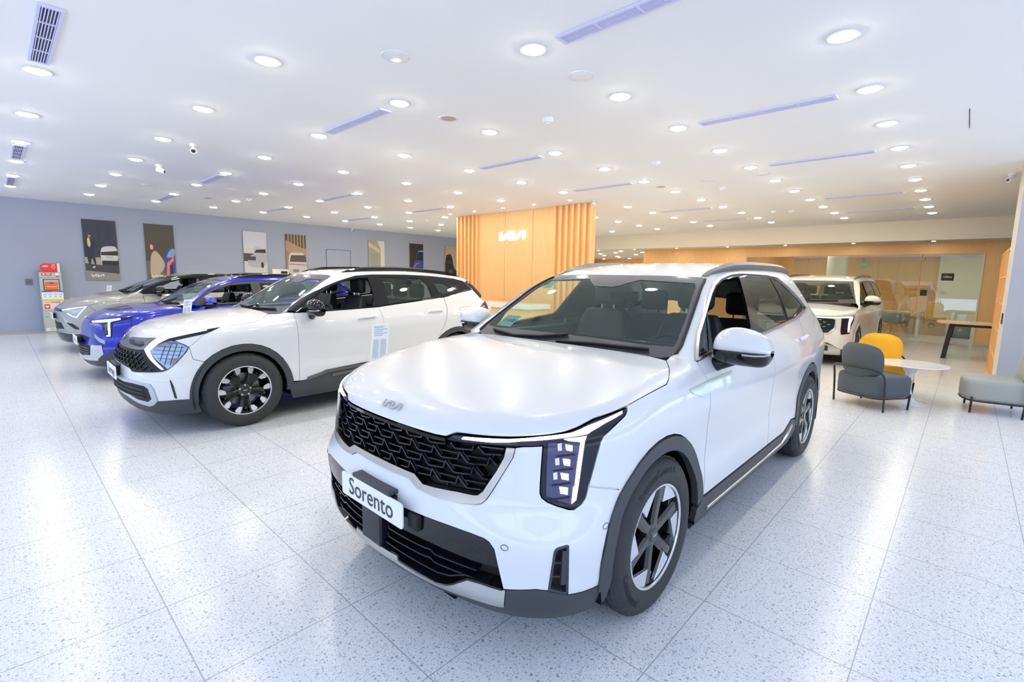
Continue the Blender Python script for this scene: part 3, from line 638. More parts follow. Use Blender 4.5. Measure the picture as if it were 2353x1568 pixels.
T2={'hoodF':[[-0.749,-0.019,0.873],[-0.737,-0.076,0.887],[-0.688,-0.39,0.906],[-0.621,-0.579,0.919],[-0.558,-0.662,0.942],[-0.451,-0.753,0.966],[-0.292,-0.827,0.996],[-0.183,-0.853,1.013]],
'hoodS':[[-0.183,-0.858,1.01],[0.127,-0.87,1.047],[0.202,-0.839,1.069],[0.34,-0.666,1.109]],
'notch0':[[-0.742,0.267,0.863],[-0.749,-0.019,0.873]],
'drl':[[-0.623,-0.586,0.915],[-0.55,-0.675,0.942],[-0.452,-0.757,0.963],[-0.282,-0.835,0.995],[-0.282,-0.845,0.987],[-0.431,-0.788,0.954],[-0.557,-0.703,0.918],[-0.627,-0.651,0.871],[-0.689,-0.606,0.801],[-0.627,-0.773,0.645],[-0.642,-0.762,0.639],[-0.701,-0.647,0.732],[-0.716,-0.529,0.811],[-0.676,-0.556,0.862]],
'lampBlk':[[-0.183,-0.855,1.012],[-0.242,-0.865,0.986],[-0.303,-0.862,0.962],[-0.529,-0.751,0.904],[-0.467,-0.82,0.868],[-0.437,-0.845,0.844],[-0.459,-0.844,0.799],[-0.539,-0.819,0.702],[-0.604,-0.793,0.639],[-0.644,-0.766,0.623],[-0.701,-0.647,0.732],[-0.718,-0.526,0.808],[-0.694,-0.53,0.847],[-0.653,-0.562,0.891],[-0.623,-0.586,0.915],[-0.559,-0.664,0.941],[-0.452,-0.755,0.965],[-0.292,-0.828,0.995]],
'lens':[[-0.552,-0.73,0.898],[-0.517,-0.771,0.891],[-0.468,-0.822,0.858],[-0.445,-0.842,0.838],[-0.482,-0.836,0.779],[-0.549,-0.814,0.696],[-0.601,-0.793,0.645],[-0.619,-0.77,0.671],[-0.689,-0.606,0.801],[-0.629,-0.657,0.862]],
'garnU':[[-0.749,-0.019,0.873],[-0.738,-0.082,0.886],[-0.623,-0.586,0.915],[-0.676,-0.556,0.862],[-0.716,-0.529,0.811],[-0.748,-0.442,0.801],[-0.796,-0.112,0.796],[-0.801,0.2,0.777]],
'grO':[[-0.796,-0.112,0.796],[-0.748,-0.442,0.801],[-0.716,-0.529,0.811],[-0.701,-0.647,0.732],[-0.644,-0.766,0.623],[-0.69,-0.722,0.618],[-0.75,-0.634,0.613],[-0.799,-0.507,0.602],[-0.814,-0.45,0.606],[-0.821,-0.404,0.628],[-0.846,-0.229,0.645],[-0.853,0.027,0.662],[-0.828,0.207,0.711]],
'lowO':[[-0.857,-0.218,0.539],[-0.836,-0.366,0.523],[-0.787,-0.56,0.519],[-0.725,-0.694,0.504],[-0.705,-0.715,0.457],[-0.683,-0.719,0.345],[-0.702,-0.679,0.306],[-0.726,-0.619,0.285],[-0.78,-0.491,0.298],[-0.838,-0.302,0.357],[-0.86,-0.173,0.403],[-0.864,-0.156,0.473]],
'lowI':[[-0.855,-0.25,0.486],[-0.815,-0.46,0.494],[-0.758,-0.631,0.486],[-0.738,-0.665,0.461],[-0.719,-0.671,0.363],[-0.736,-0.632,0.334],[-0.789,-0.498,0.343],[-0.848,-0.272,0.397]],
'clT':[[-0.683,-0.718,0.341],[-0.563,-0.828,0.354],[-0.471,-0.875,0.354]],
'fog':[[-0.601,-0.816,0.55],[-0.594,-0.821,0.546],[-0.578,-0.833,0.491],[-0.56,-0.834,0.379],[-0.563,-0.83,0.365],[-0.575,-0.824,0.38],[-0.589,-0.824,0.457]],
'seam':[[-0.489,-0.838,0.753],[-0.419,-0.874,0.729],[-0.345,-0.896,0.693]],
'hoodcowl':[[0.34,-0.666,1.109]],
'win':[[0.481,-0.757,1.139],[0.583,-0.742,1.203],[0.85,-0.738,1.355],[1.169,-0.666,1.498],[1.354,-0.639,1.535],[1.58,-0.635,1.547],[2.39,-0.634,1.551],[2.905,-0.65,1.516],[3.106,-0.674,1.469],[3.188,-0.73,1.36],[2.756,-0.795,1.278],[2.48,-0.81,1.249],[1.682,-0.839,1.176],[1.539,-0.844,1.16],[0.96,-0.855,1.132],[0.517,-0.853,1.131]],
'wF':[[0.789,-0.835,1.183],[0.841,-0.755,1.337],[1.113,-0.692,1.459],[1.293,-0.67,1.495],[1.476,-0.657,1.517],[1.537,-0.668,1.502],[1.524,-0.726,1.4],[1.431,-0.838,1.173],[0.95,-0.855,1.132]],
'qt':[[0.579,-0.853,1.146],[0.792,-0.775,1.301],[0.756,-0.827,1.203],[0.639,-0.858,1.135]],
'wR':[[1.71,-0.653,1.528],[2.311,-0.666,1.514],[2.357,-0.714,1.432],[2.368,-0.774,1.321],[2.305,-0.82,1.228],[1.683,-0.837,1.18]],
'wQ':[[2.499,-0.695,1.466],[2.643,-0.713,1.433],[2.842,-0.763,1.34],[2.787,-0.775,1.317],[2.602,-0.783,1.303],[2.531,-0.745,1.376]],
'ws':[[1.093,0.517,1.523],[1.112,-0.553,1.529],[1.07,-0.616,1.506],[0.801,-0.505,1.358],[0.596,-0.534,1.229],[0.427,-0.57,1.122],[0.394,-0.397,1.113],[0.359,0.021,1.102]],
'tail':[[3.393,-0.785,1.185],[3.155,-0.88,1.066],[3.199,-0.886,1.035],[3.337,-0.864,1.028],[3.439,-0.83,0.984]],
'skirt':[[0.573,-0.918,0.381],[0.832,-0.912,0.472],[1.307,-0.907,0.501],[1.304,-0.911,0.441],[1.111,-0.912,0.416],[0.926,-0.914,0.392],[0.826,-0.915,0.368]],
'hand1':[[1.236,-0.907,1.02],[1.502,-0.902,1.043]],
'hand2':[[2.254,-0.905,1.052],[2.541,-0.896,1.073]],
'fuel':[[2.823,-0.878,1.109],[3.035,-0.868,1.118],[2.989,-0.922,0.962],[2.798,-0.925,0.959]]}
T3={'hoodF':[[-0.754,0.038,0.826],[-0.691,-0.388,0.85],[-0.555,-0.638,0.878],[-0.446,-0.721,0.9],[-0.315,-0.798,0.907]],
'hoodS':[[-0.315,-0.798,0.907],[-0.244,-0.756,0.953],[0.009,-0.814,0.964],[0.113,-0.674,1.006],[0.159,-0.527,1.024]],
'lampD':[[-0.747,-0.274,0.814],[-0.72,-0.345,0.831],[-0.587,-0.623,0.861],[-0.45,-0.74,0.884],[-0.323,-0.799,0.903],[-0.347,-0.812,0.875],[-0.456,-0.77,0.848],[-0.531,-0.729,0.828],[-0.561,-0.741,0.712],[-0.572,-0.751,0.62],[-0.6,-0.732,0.607],[-0.626,-0.701,0.636],[-0.636,-0.671,0.711],[-0.653,-0.601,0.808],[-0.729,-0.407,0.801]],
'drlA':[[-0.722,-0.381,0.821],[-0.589,-0.634,0.854],[-0.461,-0.743,0.874],[-0.457,-0.759,0.86],[-0.535,-0.715,0.84],[-0.572,-0.69,0.827],[-0.718,-0.431,0.809]],
'drlB':[[-0.577,-0.681,0.831],[-0.558,-0.697,0.835],[-0.575,-0.729,0.712],[-0.583,-0.74,0.632],[-0.615,-0.713,0.632],[-0.617,-0.708,0.645],[-0.596,-0.726,0.649]],
'duct':[[-0.726,-0.531,0.67],[-0.695,-0.621,0.617],[-0.641,-0.705,0.574],[-0.645,-0.712,0.524],[-0.691,-0.652,0.551],[-0.727,-0.559,0.613]],
'low':[[-0.835,-0.057,0.488],[-0.768,-0.502,0.5],[-0.777,-0.494,0.362],[-0.814,-0.346,0.356],[-0.841,-0.106,0.374]],
'silv':[[-0.768,-0.502,0.5],[-0.675,-0.683,0.511],[-0.669,-0.697,0.388],[-0.707,-0.649,0.331],[-0.779,-0.49,0.336],[-0.777,-0.494,0.362]],
'clT':[[-0.673,-0.692,0.422],[-0.597,-0.76,0.423],[-0.536,-0.798,0.425]],
'win':[[0.389,-0.639,1.12],[0.522,-0.578,1.211],[0.669,-0.556,1.302],[0.821,-0.587,1.368],[1.029,-0.608,1.405],[1.381,-0.622,1.408],[1.663,-0.625,1.41]],
'wF':[[0.524,-0.778,1.151],[0.653,-0.728,1.242],[0.836,-0.673,1.328],[1.015,-0.646,1.37],[1.246,-0.642,1.38],[1.271,-0.667,1.342],[1.259,-0.717,1.256]],
'belt':[[0.387,-0.836,1.027],[0.614,-0.83,1.037],[0.843,-0.824,1.044]],
'ws':[[0.859,0.215,1.406],[0.876,-0.515,1.395],[0.767,-0.626,1.341],[0.547,-0.703,1.215],[0.387,-0.63,1.12],[0.329,-0.642,1.081],[0.181,-0.056,1.015]]}
T4={'hoodF':[[-0.829,-0.151,0.82],[-0.814,-0.337,0.807],[-0.725,-0.595,0.825],[-0.45,-0.825,0.884]],
'hoodS':[[-0.442,-0.83,0.884],[-0.015,-0.932,0.948],[0.199,-0.689,1.081]],
'drlA':[[-0.779,-0.483,0.803],[-0.68,-0.663,0.833],[-0.472,-0.821,0.871],[-0.465,-0.831,0.863],[-0.683,-0.677,0.811],[-0.782,-0.495,0.785]],
'drlB':[[-0.476,-0.82,0.868],[-0.467,-0.828,0.865],[-0.617,-0.784,0.659],[-0.672,-0.727,0.686],[-0.734,-0.628,0.738],[-0.722,-0.645,0.747],[-0.691,-0.697,0.724],[-0.671,-0.725,0.702],[-0.623,-0.775,0.681]],
'lampIn':[[-0.478,-0.828,0.857],[-0.623,-0.774,0.687],[-0.67,-0.725,0.708],[-0.719,-0.651,0.75],[-0.664,-0.713,0.779],[-0.567,-0.785,0.83]],
'noseb':[[-0.829,-0.151,0.82],[-0.814,-0.337,0.807],[-0.779,-0.483,0.803],[-0.784,-0.504,0.766],[-0.827,-0.352,0.764],[-0.835,-0.26,0.787]],
'low':[[-0.832,-0.336,0.576],[-0.795,-0.498,0.563],[-0.795,-0.445,0.411],[-0.837,-0.219,0.406],[-0.845,-0.155,0.47]],
'air':[[-0.751,-0.63,0.576],[-0.683,-0.738,0.564],[-0.604,-0.806,0.475],[-0.606,-0.802,0.452],[-0.651,-0.76,0.457]],
'lip':[[-0.847,-0.105,0.397],[-0.795,-0.441,0.4],[-0.656,-0.744,0.383],[-0.657,-0.739,0.355],[-0.798,-0.427,0.359],[-0.848,-0.093,0.378]],
'ws':[[0.982,-0.191,1.456],[0.637,-0.583,1.32],[0.372,-0.64,1.2],[0.121,-0.166,1.099],[0.141,0.402,1.101]],
'win':[[0.121,-0.166,1.099],[0.384,-0.575,1.21],[0.851,-0.033,1.42],[0.974,-0.28,1.45],[1.25,-0.609,1.464],[1.36,-0.643,1.449],[1.579,-0.644,1.452]],
'wF':[[0.714,-0.789,1.251],[0.81,-0.738,1.324],[1.014,-0.676,1.399],[1.098,-0.683,1.4],[1.02,-0.763,1.288],[0.967,-0.828,1.178]],
'belt':[[0.104,-0.284,1.088],[0.374,-0.876,1.097],[0.929,-0.878,1.081]]}
T5={'hoodF':[[-0.856,-0.451,0.923],[-0.796,-0.642,0.924],[-0.715,-0.772,0.934],[-0.448,-0.938,0.964]],
'hoodS':[[-0.436,-0.943,0.963],[-0.058,-0.942,1.035],[0.434,-0.881,1.105]],
'lamp':[[-0.713,-0.781,0.911],[-0.455,-0.94,0.956],[-0.477,-0.945,0.864],[-0.548,-0.921,0.741],[-0.599,-0.914,0.611],[-0.745,-0.807,0.596],[-0.736,-0.793,0.665],[-0.712,-0.788,0.873]],
'drlA':[[-0.875,-0.374,0.903],[-0.493,-0.931,0.936],[-0.503,-0.931,0.914],[-0.606,-0.876,0.9],[-0.878,-0.376,0.884]],
'drlB':[[-0.512,-0.925,0.927],[-0.501,-0.932,0.911],[-0.561,-0.91,0.803],[-0.596,-0.908,0.642],[-0.634,-0.888,0.635],[-0.614,-0.879,0.804],[-0.589,-0.885,0.912]],
'gr':[[-0.863,-0.457,0.872],[-0.774,-0.702,0.87],[-0.795,-0.693,0.722],[-0.844,-0.61,0.624],[-0.874,-0.509,0.605]],
'grO':[[-0.777,-0.696,0.874],[-0.766,-0.716,0.87],[-0.788,-0.71,0.708],[-0.843,-0.618,0.602],[-0.87,-0.523,0.595]],
'low':[[-0.862,-0.533,0.432],[-0.836,-0.625,0.437],[-0.731,-0.817,0.315],[-0.643,-0.813,0.194],[-0.715,-0.705,0.189],[-0.819,-0.541,0.235]],
'lowIn':[[-0.859,-0.536,0.39],[-0.831,-0.629,0.382],[-0.82,-0.635,0.286],[-0.843,-0.542,0.278]],
'win':[[0.167,-0.931,1.116],[0.418,-0.861,1.28],[1.011,-0.76,1.562],[1.339,-0.757,1.59],[2.345,-0.757,1.596],[2.566,-0.813,1.473],[2.898,-0.889,1.277]],
'ws':[[0.929,-0.136,1.59],[0.978,-0.645,1.586],[0.921,-0.686,1.561],[0.413,-0.854,1.28],[0.227,-0.89,1.17],[0.17,-0.874,1.141],[0.098,-0.479,1.133]],
'wF':[[0.206,-0.931,1.131],[1.016,-0.776,1.545],[1.411,-0.763,1.582],[1.228,-0.899,1.25]],
'wR':[[1.466,-0.763,1.582],[2.345,-0.757,1.596],[2.358,-0.886,1.285],[1.34,-0.899,1.248]]}
# ---------------------------------------------------------------- large white SUV in the foreground
def M2(l): return [(-a,b) for a,b in l]
def build_sorento():
    root=empty('suv',(1.985,1.875,0)); tag(root,'large white SUV in the foreground with black honeycomb grille and lit headlamps','car')
    c=Car(SOR,root); T=T1; R=lambda k:[tuple(x) for x in c.dom(T[k],'r')]; D=lambda pts,p:[tuple(x) for x in c.dom(pts,p)]
    def full(left,proj='r'):
        """left half outline -> whole symmetric outline"""
        l=[(x,y) for x,y in left]; mm=(lambda p:(-p[0],p[1])) if proj=='r' else (lambda p:(p[0],-p[1])); return l+[mm(p) for p in l[::-1]]
    # hood
    HF=c.edge([(0,.905)]+[tuple(x) for x in c.dom(T['hoodF'],'r')],'r'); HS=c.edge(c.dom(T['hoodS'],'d'),'d')
    HR=[tuple(x) for x in c.dom(HF,'r')]
    hl=[(HF[0][0],-.0001)]+D(HF[1:],'z')+D(HS,'z')+[(.36,-.66),(.345,-.35),(.335,-.0001)]
    hood=c.panel('hood',full(hl,'z'),'z','white_paint','low',.0,.026,.002,.012)
    c.decal('emblem',kiageo(.135,.004),(-.802,0,.963),(0,-1,0),(.55,0,.62),'emblem_grey',0.001,hood)
    # grille
    gl=[(x,y-.004) for x,y in HR if x>R('hoodF')[1][0]-.002]+R('lampO')[25:20:-1]+R('grI')+[(0,.725)]
    gfull=full(gl)
    c.panel('grille_backing',gfull,'r','dark','low',-.055,.05,0,0)
    b=MB(); cw,ch=.128,.052
    ins=shrink(gfull,.006)
    for r in range(-1,5):
        for k in range(-9,10):
            x=k*cw+(cw/2 if r%2 else 0); z=.735+r*ch*.92
            P=[(x-.50*cw,z+.60*ch),(x-.44*cw,z+.02*ch),(x+.16*cw,z-.12*ch),(x+.50*cw,z+.60*ch)]
            q=dens(P,.01,False); okq=inpoly(np.array(q),ins)
            run=[]
            for pt,o_ in zip(q,okq):
                if o_: run.append(pt)
                elif len(run)>2: c.ribgeo(b,run,'r','low',.0055,-.05,-.006,res=.02); run=[]
                else: run=[]
            if len(run)>2: c.ribgeo(b,run,'r','low',.0055,-.05,-.006,res=.02)
            P=[(x-.40*cw,z+.42*ch),(x+.36*cw,z+.36*ch)]; q=dens(P,.01,False)
            if inpoly(np.array(q),ins).all(): c.ribgeo(b,P,'r','low',.005,-.045,-.014,res=.03)
            P=[(x+.20*cw,z-.02*ch),(x+.46*cw,z+.52*ch)]; q=dens(P,.01,False)
            if inpoly(np.array(q),ins).all(): c.ribgeo(b,P,'r','low',.020,-.05,-.012,res=.03)
            P=[(x-.10*cw,z-.04*ch),(x-.08*cw,z-.40*ch)]
            if inpoly(np.array(P),ins).all(): c.ribgeo(b,P,'r','low',.004,-.05,-.016,res=.03)
    b.build('grille_mesh','gloss_black',root)
    cf=[(0,.725)]+R('grI')[::-1]+R('grO')+[(0,.696)]
    li=[(0,.727)]+R('grI')[::-1]; lo=R('grO')+[(0,.694)]
    fr=li[::-1]+[(-a,b_) for a,b_ in li[1:]]+[(-a,b_) for a,b_ in lo[:-1]]+lo[::-1]
    c.panel('grille_frame',fr,'r','grille_nickel','low',.006,.02,0.0005,.05)
    tl=[tuple(q) for q in (R('hoodF')[:2]+[(-KT*math.atan2(.16,1.44),.900)])][::-1]
    tl=[(x,y-.009) for x,y in HR if x>R('hoodF')[1][0]-.005][::-1]
    tl[-1]=(0,tl[-1][1])
    c.rib('grille_trim',[*tl,*[(-a,b_) for a,b_ in tl[-2::-1]]],'r','gloss_black',.013,-.03,-.002)
    # headlamps
    HR=[tuple(x) for x in c.dom(HF,'r')]; lamp=[(x,y-.004) for x,y in HR if x<R('hoodF')[1][0]]+R('lampO')
    lo_,lr_=c.panel('headlamp',lamp,'r','lamp_dark','low',-.002,.02,.003,.03,mir='pair')
    for nm,mt,of in (('refl','reflector',.0008),('drl1','drl',.004),('drl2','drl',.004)):
        pn={'refl':'lamp_reflector','drl1':'light_strip','drl2':'light_bar'}[nm]
        for sgn,par in ((1,lo_),(-1,lr_)):
            pol=R(nm); o=c.panel(pn,[(sgn*a,b_) for a,b_ in pol],'r',mt,'low',of,.02,0,.004,parent=par)
    for sgn,par in ((1,lo_),(-1,lr_)):
        for i in range(4):
            pol=R('led%d'%i); c.panel('led',[(sgn*a,b_) for a,b_ in pol],'r','led','low',.004,.02,0,.004,parent=par)
            x0=sum(p[0] for p in pol)/4; z0=sum(p[1] for p in pol)/4
            g=[(x0+.026,z0-.012),(x0+.040,z0-.013),(x0+.042,z0+.012),(x0+.028,z0+.015)]
            if i<3: c.panel('lamp_glow',[(sgn*a,b_+.004) for a,b_ in g],'r','lens_glow','low',.003,.02,0,.002,parent=par)
            c.rib('lamp_shelf',[(sgn*(x0-.022),z0-.026),(sgn*(x0+.045),z0-.030)],'r','lamp_dark',.005,-.002,.005,parent=par)
        zz=R('lampO')
    # front bumper
    a0=math.degrees(math.atan2(.712-.37,-.357))
    archL=[(x,z) for x,z in arch(0,.37,.476,a0,182,8)]
    AD=D([(x,-.93,z) for x,z in archL],'r')
    bl=[(0,.693)]+R('grO')[::-1]+R('lampO')[20:7:-1]+R('seam')[1:2]+AD+R('clT')[::-1]+[R('skE')[1]]+R('lowT')[::-1]+[(0,.566)]
    fog=R('fog')
    c.panel('front_bumper',full(bl),'r','white_paint','low',0,.028,.0015,.014,holes=[fog,M2(fog)])
    for s_ in (1,-1):
        f=[(s_*a,b_) for a,b_ in fog]; o=c.panel('side_vent',f,'r','dark','low',-.03,.03,0,0)
        fx=[p[0] for p in f]; x0,x1=min(fx),max(fx)
        inn=shrink(roundp(f,.006),.004)
        c.rib('vent_frame',inn,'r','cladding',.010,-.03,.001,closed=True,parent=o)
        c.rib('vent_blade',[(x1*1 if s_<0 else x0+.0,0)] and [((x0+x1)/2+s_*(-.018),.40),((x0+x1)/2+s_*(-.022),.545)],'r','cladding',.022,-.03,.0,parent=o)
        for z in (.43,.49): c.rib('vent_louvre',[(x0+.01,z),(x1-.012,z+.004)],'r','cladding',.006,-.03,-.008,parent=o)
    # lower grille
    lg=[(0,.566)]+R('lowT')+R('skT')[::-1]+[(0,.345)]
    c.panel('lower_grille',full(lg),'r','dark','low',-.06,.05,0,0)
    gp=[(-KT*math.atan2(.16,1.49),.566)]+R('lowT')+[R('gloss')[3],R('gloss')[2],R('gloss')[1],R('gloss')[0]]
    c.panel('bumper_insert',gp,'r','gloss_black','low',-.004,.03,.001,.02,mir='pair')
    b=MB()
    for z,dz in ((.432,0),(.396,-.002)):
        line=[(-.075,z+.02),(-.085,z),(-.30,z-.006),(-.33,z-.002),(-.355,z-.016),(-.545,z-.020)]
        c.ribgeo(b,line,'r','low',.006,-.05,-.008,mir=True)
        c.ribgeo(b,[(-.36,z-.018),(-.545,z-.022)],'r','low',.012,-.05,-.016,mir=True)
    c.ribgeo(b,[(0,.372),(-.14,.362),(-.37,.345),(-.43,.352),(-.50,.38),(-.60,.378)],'r','low',.006,-.05,-.004,mir=True)
    for x in (-.17,-.345,-.47): c.ribgeo(b,[(x,.46),(x,.37)],'r','low',.004,-.05,-.03,mir=True)
    b.build('grille_slats','gloss_black',root)
    sk=[(0,.341)]+R('skT')+R('skB')+[(0,.301)]
    ch=R('skE'); sk2=[(0,.341)]+R('skT')+ch[1:2]+ch[2:3]+R('skB')+[(0,.301)]
    c.panel('skid_plate',full(sk2),'r','satin','low',.008,.02,.0005,.03)
    lip=[(0,.300)]+R('skB')[::-1]+ch[2:3]+ch[1:2]+R('clT')+[AD[-1]]+D([(-.400,-.93,.36),(-.395,-.92,.20)],'r')+D([(-.6,-.80,.185),(-.72,-.62,.19)],'r')+[(-.3,.20),(0,.205)]
    c.panel('front_lip',full(lip),'r','cladding','low',.004,.03,.001,.03)
    # plate etc
    plate_part(root,-.918,.557,.51,.112,'Sorento',size=.115)
    rbox('plate_bracket',-.925,-.86,-.155,.155,.612,.632,'cladding',root,.006)
    rbox('radar_cover',-.912,-.84,-.06,.10,.335,.50,'lamp_dark',root,.01)
    rbox('plate_mount',-.890,-.86,-.305,-.24,.495,.562,'dark',root,.006)
    c.rib('seam_backing',D([T['lampO'][8],T['seam'][1],(-.352,-.925,.710)],'r'),'r','white_paint',.03,-.016,-.007,mir='pair')
    c.rib('intake_shelf',R('skT'),'r','gloss_black',.012,-.13,.004,mir='pair')
    for p,n_ in ((T['sens'][0],0),(T['sens'][1],1)):
        d=D([p],'r')[0]; pol=[(d[0]+.013*math.cos(t*PI/8),d[1]+.011*math.sin(t*PI/8)) for t in range(16)]
        c.rib('parking_sensor',pol,'r','dark',.0016,-.001,.0012,closed=True,mir='pair')
    # fenders and doors
    fd=D(T['hoodS'],'d')
    Dd=lambda pts:D(pts,'d')
    archF=[(x,-.94,z) for x,z in arch(0,.37,.476,4,a0,14)]
    fl=Dd(HS)+Dd([T['ws'][9],T['ws'][8],T['win'][0],(.485,-.94,.95),(.50,-.935,.70),(.49,-.945,.405)])+Dd(archF)+Dd([T['seam'][1],T['lampO'][8]])+Dd(T['lampO'][7::-1])
    c.panel('front_fender',fl,'d','white_paint','body',0,.03,.002,.012,mir='pair')
    wn=T['win']
    d1=[(.458,1.132),(.487,.95),(.503,.70),(.493,.408),(1.615,.408),(1.625,.60),(1.635,.87),(1.62,1.06),(1.60,1.188),(.72,1.160)]
    c.panel('front_door',d1,'y','white_paint','body',0,.035,.0022,.014,mir='pair')
    d2=[(1.603,1.188),(1.623,1.06),(1.638,.87),(1.628,.60),(1.618,.408),(2.02,.408),(2.22,.47),(2.335,.455)]+arch(2.81,.37,.478,170,127,6)+[(2.60,.95),(2.66,1.10),(2.655,1.250),(2.61,1.244),(2.056,1.212)]
    c.panel('rear_door',d2,'y','white_paint','body',0,.035,.0022,.014,mir='pair')
    q=Dd([(3.075,-.79,1.308),(2.935,-.805,1.284),(2.66,-.83,1.25),(2.665,-.87,1.10),(2.605,-.93,.95)])+Dd([(x,-.93,z) for x,z in arch(2.81,.37,.478,127,-2,16)])+Dd([(3.60,-.88,.36),(3.64,-.86,.7),(3.62,-.86,1.0),(3.55,-.80,1.2),(3.40,-.76,1.32)])
    c.panel('rear_fender',q,'d','white_paint','body',0,.03,.002,.012,mir='pair')
    sf=Dd(T['ws'][9:1:-1])+Dd([(1.35,-.60,1.61),(1.7,-.595,1.655),(2.1,-.59,1.675),(2.6,-.585,1.675),(3.0,-.575,1.65),(3.3,-.57,1.60),(3.5,-.60,1.50),(3.52,-.68,1.40),(3.40,-.76,1.322),(3.08,-.79,1.312)])+Dd([wn[i] for i in range(14,-1,-1)])
    c.panel('roof_side',sf,'d','white_paint','green',0,.03,.001,.012,mir='pair')
    # cladding
    for cu in (0,2.81):
        ro=arch(cu,.37,.474,186 if cu==0 else 176,4 if cu==0 else -4,30); ri=arch(cu,.37,.405,2 if cu==0 else -8,188 if cu==0 else 180,30)
        c.panel('wheel_arch_trim',ro+ri,'y','cladding','low',.008,.03,0,.035,mir='pair')
    sk=[(.478,.402),(2.02,.402),(2.22,.464),(2.325,.448),(2.36,.36),(2.30,.235),(.48,.20),(.40,.36)]
    c.panel('side_skirt',sk,'y','cladding','low',.006,.04,.001,.03,mir='pair')
    c.rib('skirt_strip',[(.56,.315),(1.6,.315),(2.0,.325),(2.22,.42)],'y','satin',.026,.0,.014,'low',mir='pair')
    m=D(T['mold'],'y')
    c.panel('fender_badge',[tuple(x) for x in m],'y','badge_silver','low',.005,.03,0,.006,mir='pair')
    # glasshouse
    Wd=Dd(wn)
    c.rib('window_trim',Wd,'d','satin',.016,-.004,.009,'green',closed=True,mir='pair')
    c.panel('window_seal',Wd,'d','dark','green',.0,.04,0,0,holes=[shrink(Wd,.030)],mir='pair') if False else None
    wo=shrink(Wd,.006); F1=roundp(Dd(T['wF']),.03); Q1=Dd(T['qt']); R1=roundp(Dd(T['wR']),.012); Q2=roundp(Dd(T['wQ']),.012)
    c.panel('window_surround',wo,'d','gloss_black','green',-.003,.035,0,.02,holes=[F1,Q1,R1,Q2],mir='pair')
    c.panel('quarter_window',Q1,'d','glass_side','green',-.006,.06,-.003,0,mir='pair')
    c.panel('rear_window',R1,'d','glass_tint','green',-.006,.06,-.003,0,mir='pair')
    c.panel('rear_quarter_window',Q2,'d','glass_tint','green',-.006,.06,-.003,0,mir='pair')
    X=lambda k:D(T[k],'x')
    wl=[(0,1.577)]+X('ws')+[(-.45,1.14),(0,1.142)]
    wi=[(0,1.515),(-.02,1.505),(-.10,1.505),(-.17,1.515),(-.24,1.545)]+X('wsIn')[1:]+[(-.2,1.197),(0,1.198)]
    wi=[(0,1.497),(-.06,1.495),(-.10,1.505),(-.16,1.53),(-.21,1.547)]+X('wsIn')[1:6]+[(-.60,1.187),(-.3,1.195),(0,1.198)]
    fullx=lambda l:l+[(-a,b_) for a,b_ in l[::-1]]
    W_=c.panel('windscreen_border',fullx(wl),'x','frit','green',-.001,.04,.001,.012,holes=[fullx(wi)[:]])
    c.panel('windscreen',fullx(wi),'x','glass_clear','green',-.003,.08,-.002,0)
    c.rib('windscreen_trim',X('ws')[3:9],'x','dark',.016,-.01,.006,'green',mir='pair')
    rf=[(1.105,-.0001)]+D(T['ws'][0:3],'z')+[(1.35,-.60),(1.7,-.595),(2.1,-.59),(2.6,-.585),(3.0,-.575),(3.35,-.56),(3.45,-.4),(3.5,-.0001)]
    roof=c.panel('roof',full(rf,'z'),'z','white_paint','green',0,.04,.001,.012)
    c.rib('roof_rail',[(1.16,-.597),(1.35,-.605),(1.7,-.603),(2.2,-.598),(2.7,-.592),(3.1,-.58),(3.36,-.565)],'z','rail_silver',.040,.0,.044,'green',mir='pair',taper=lambda t:.7+.3*min(1,min(t,1-t)*6),hf=lambda t:.12+.88*min(1,min(t,1-t)*5)**.7)
    # inside lining
    c.panel('headliner',[(1.3,-.54),(3.3,-.52),(3.3,.52),(1.3,.54)],'z','headliner','green',-.035,.08,0,0)
    # tail
    t1=[(-.82,.34),(.82,.34),(.84,.8),(.80,1.10),(-.80,1.10),(-.84,.8)]
    c.panel('tailgate',t1,'b','white_paint','body',0,.05,.002,.012)
    c.panel('rear_screen',[(-.74,1.12),(.74,1.12),(.58,1.50),(-.58,1.50)],'b','glass_tint','body',0,.06,.002,0)
    c.panel('tail_lamp',[(-.80,.80),(-.62,.82),(-.66,1.08),(-.80,1.08)],'b','tail_red','body',.006,.04,0,.02,mir='pair')
    # handles
    for k,(u0,z0) in enumerate(((1.30,1.045),(2.42,1.085))):
        u1=u0+.24
        for sd in (-1,1):
            P,N=c.lift([(u0,z0),(u0+.03,z0+.004),((u0+u1)/2,z0+.010),(u1-.03,z0+.012),(u1,z0+.012)],'y','body',[.0,.028,.036,.030,.0])
            b=MB(); b.tube([(p[0],-sd*p[1] if sd>0 else p[1],p[2]) for p in P],[.012,.015,.017,.015,.012],8); b.build('door_handle','white_paint' ,root)
            Q,_=c.lift([((u0+u1)/2+.05*math.cos(t*PI/8),z0-.004+.022*math.sin(t*PI/8)) for t in range(16)],'y','body',.0015)
    # wipers
    wp=MB()
    c.ribgeo(wp,[(-.06,1.19),(.12,1.165),(.35,1.150),(.60,1.165)],'x','green',.012,.002,.020)
    c.ribgeo(wp,[(-.62,1.160),(-.30,1.16),(-.02,1.150)],'x','green',.012,.002,.020)
    wp.build('wiper','dark',root)
    cw_=MB(); V=[(.33,-.66,1.125),(.33,.66,1.125),(.50,.72,1.13),(.50,-.72,1.13)]; cw_.add(V,[(0,1,2,3)]); cw_.box(.34,.5,-.70,.70,1.04,1.11); cw_.build('cowl_panel','dark',root)
    # stickers
    st=MB(); P,_=c.lift([(.50,1.205),(.66,1.205),(.64,1.275),(.49,1.275)],'x','green',-.008); s_=mk('paper_notice',P,[(0,1,2,3)],'paper_cyan',root,False)
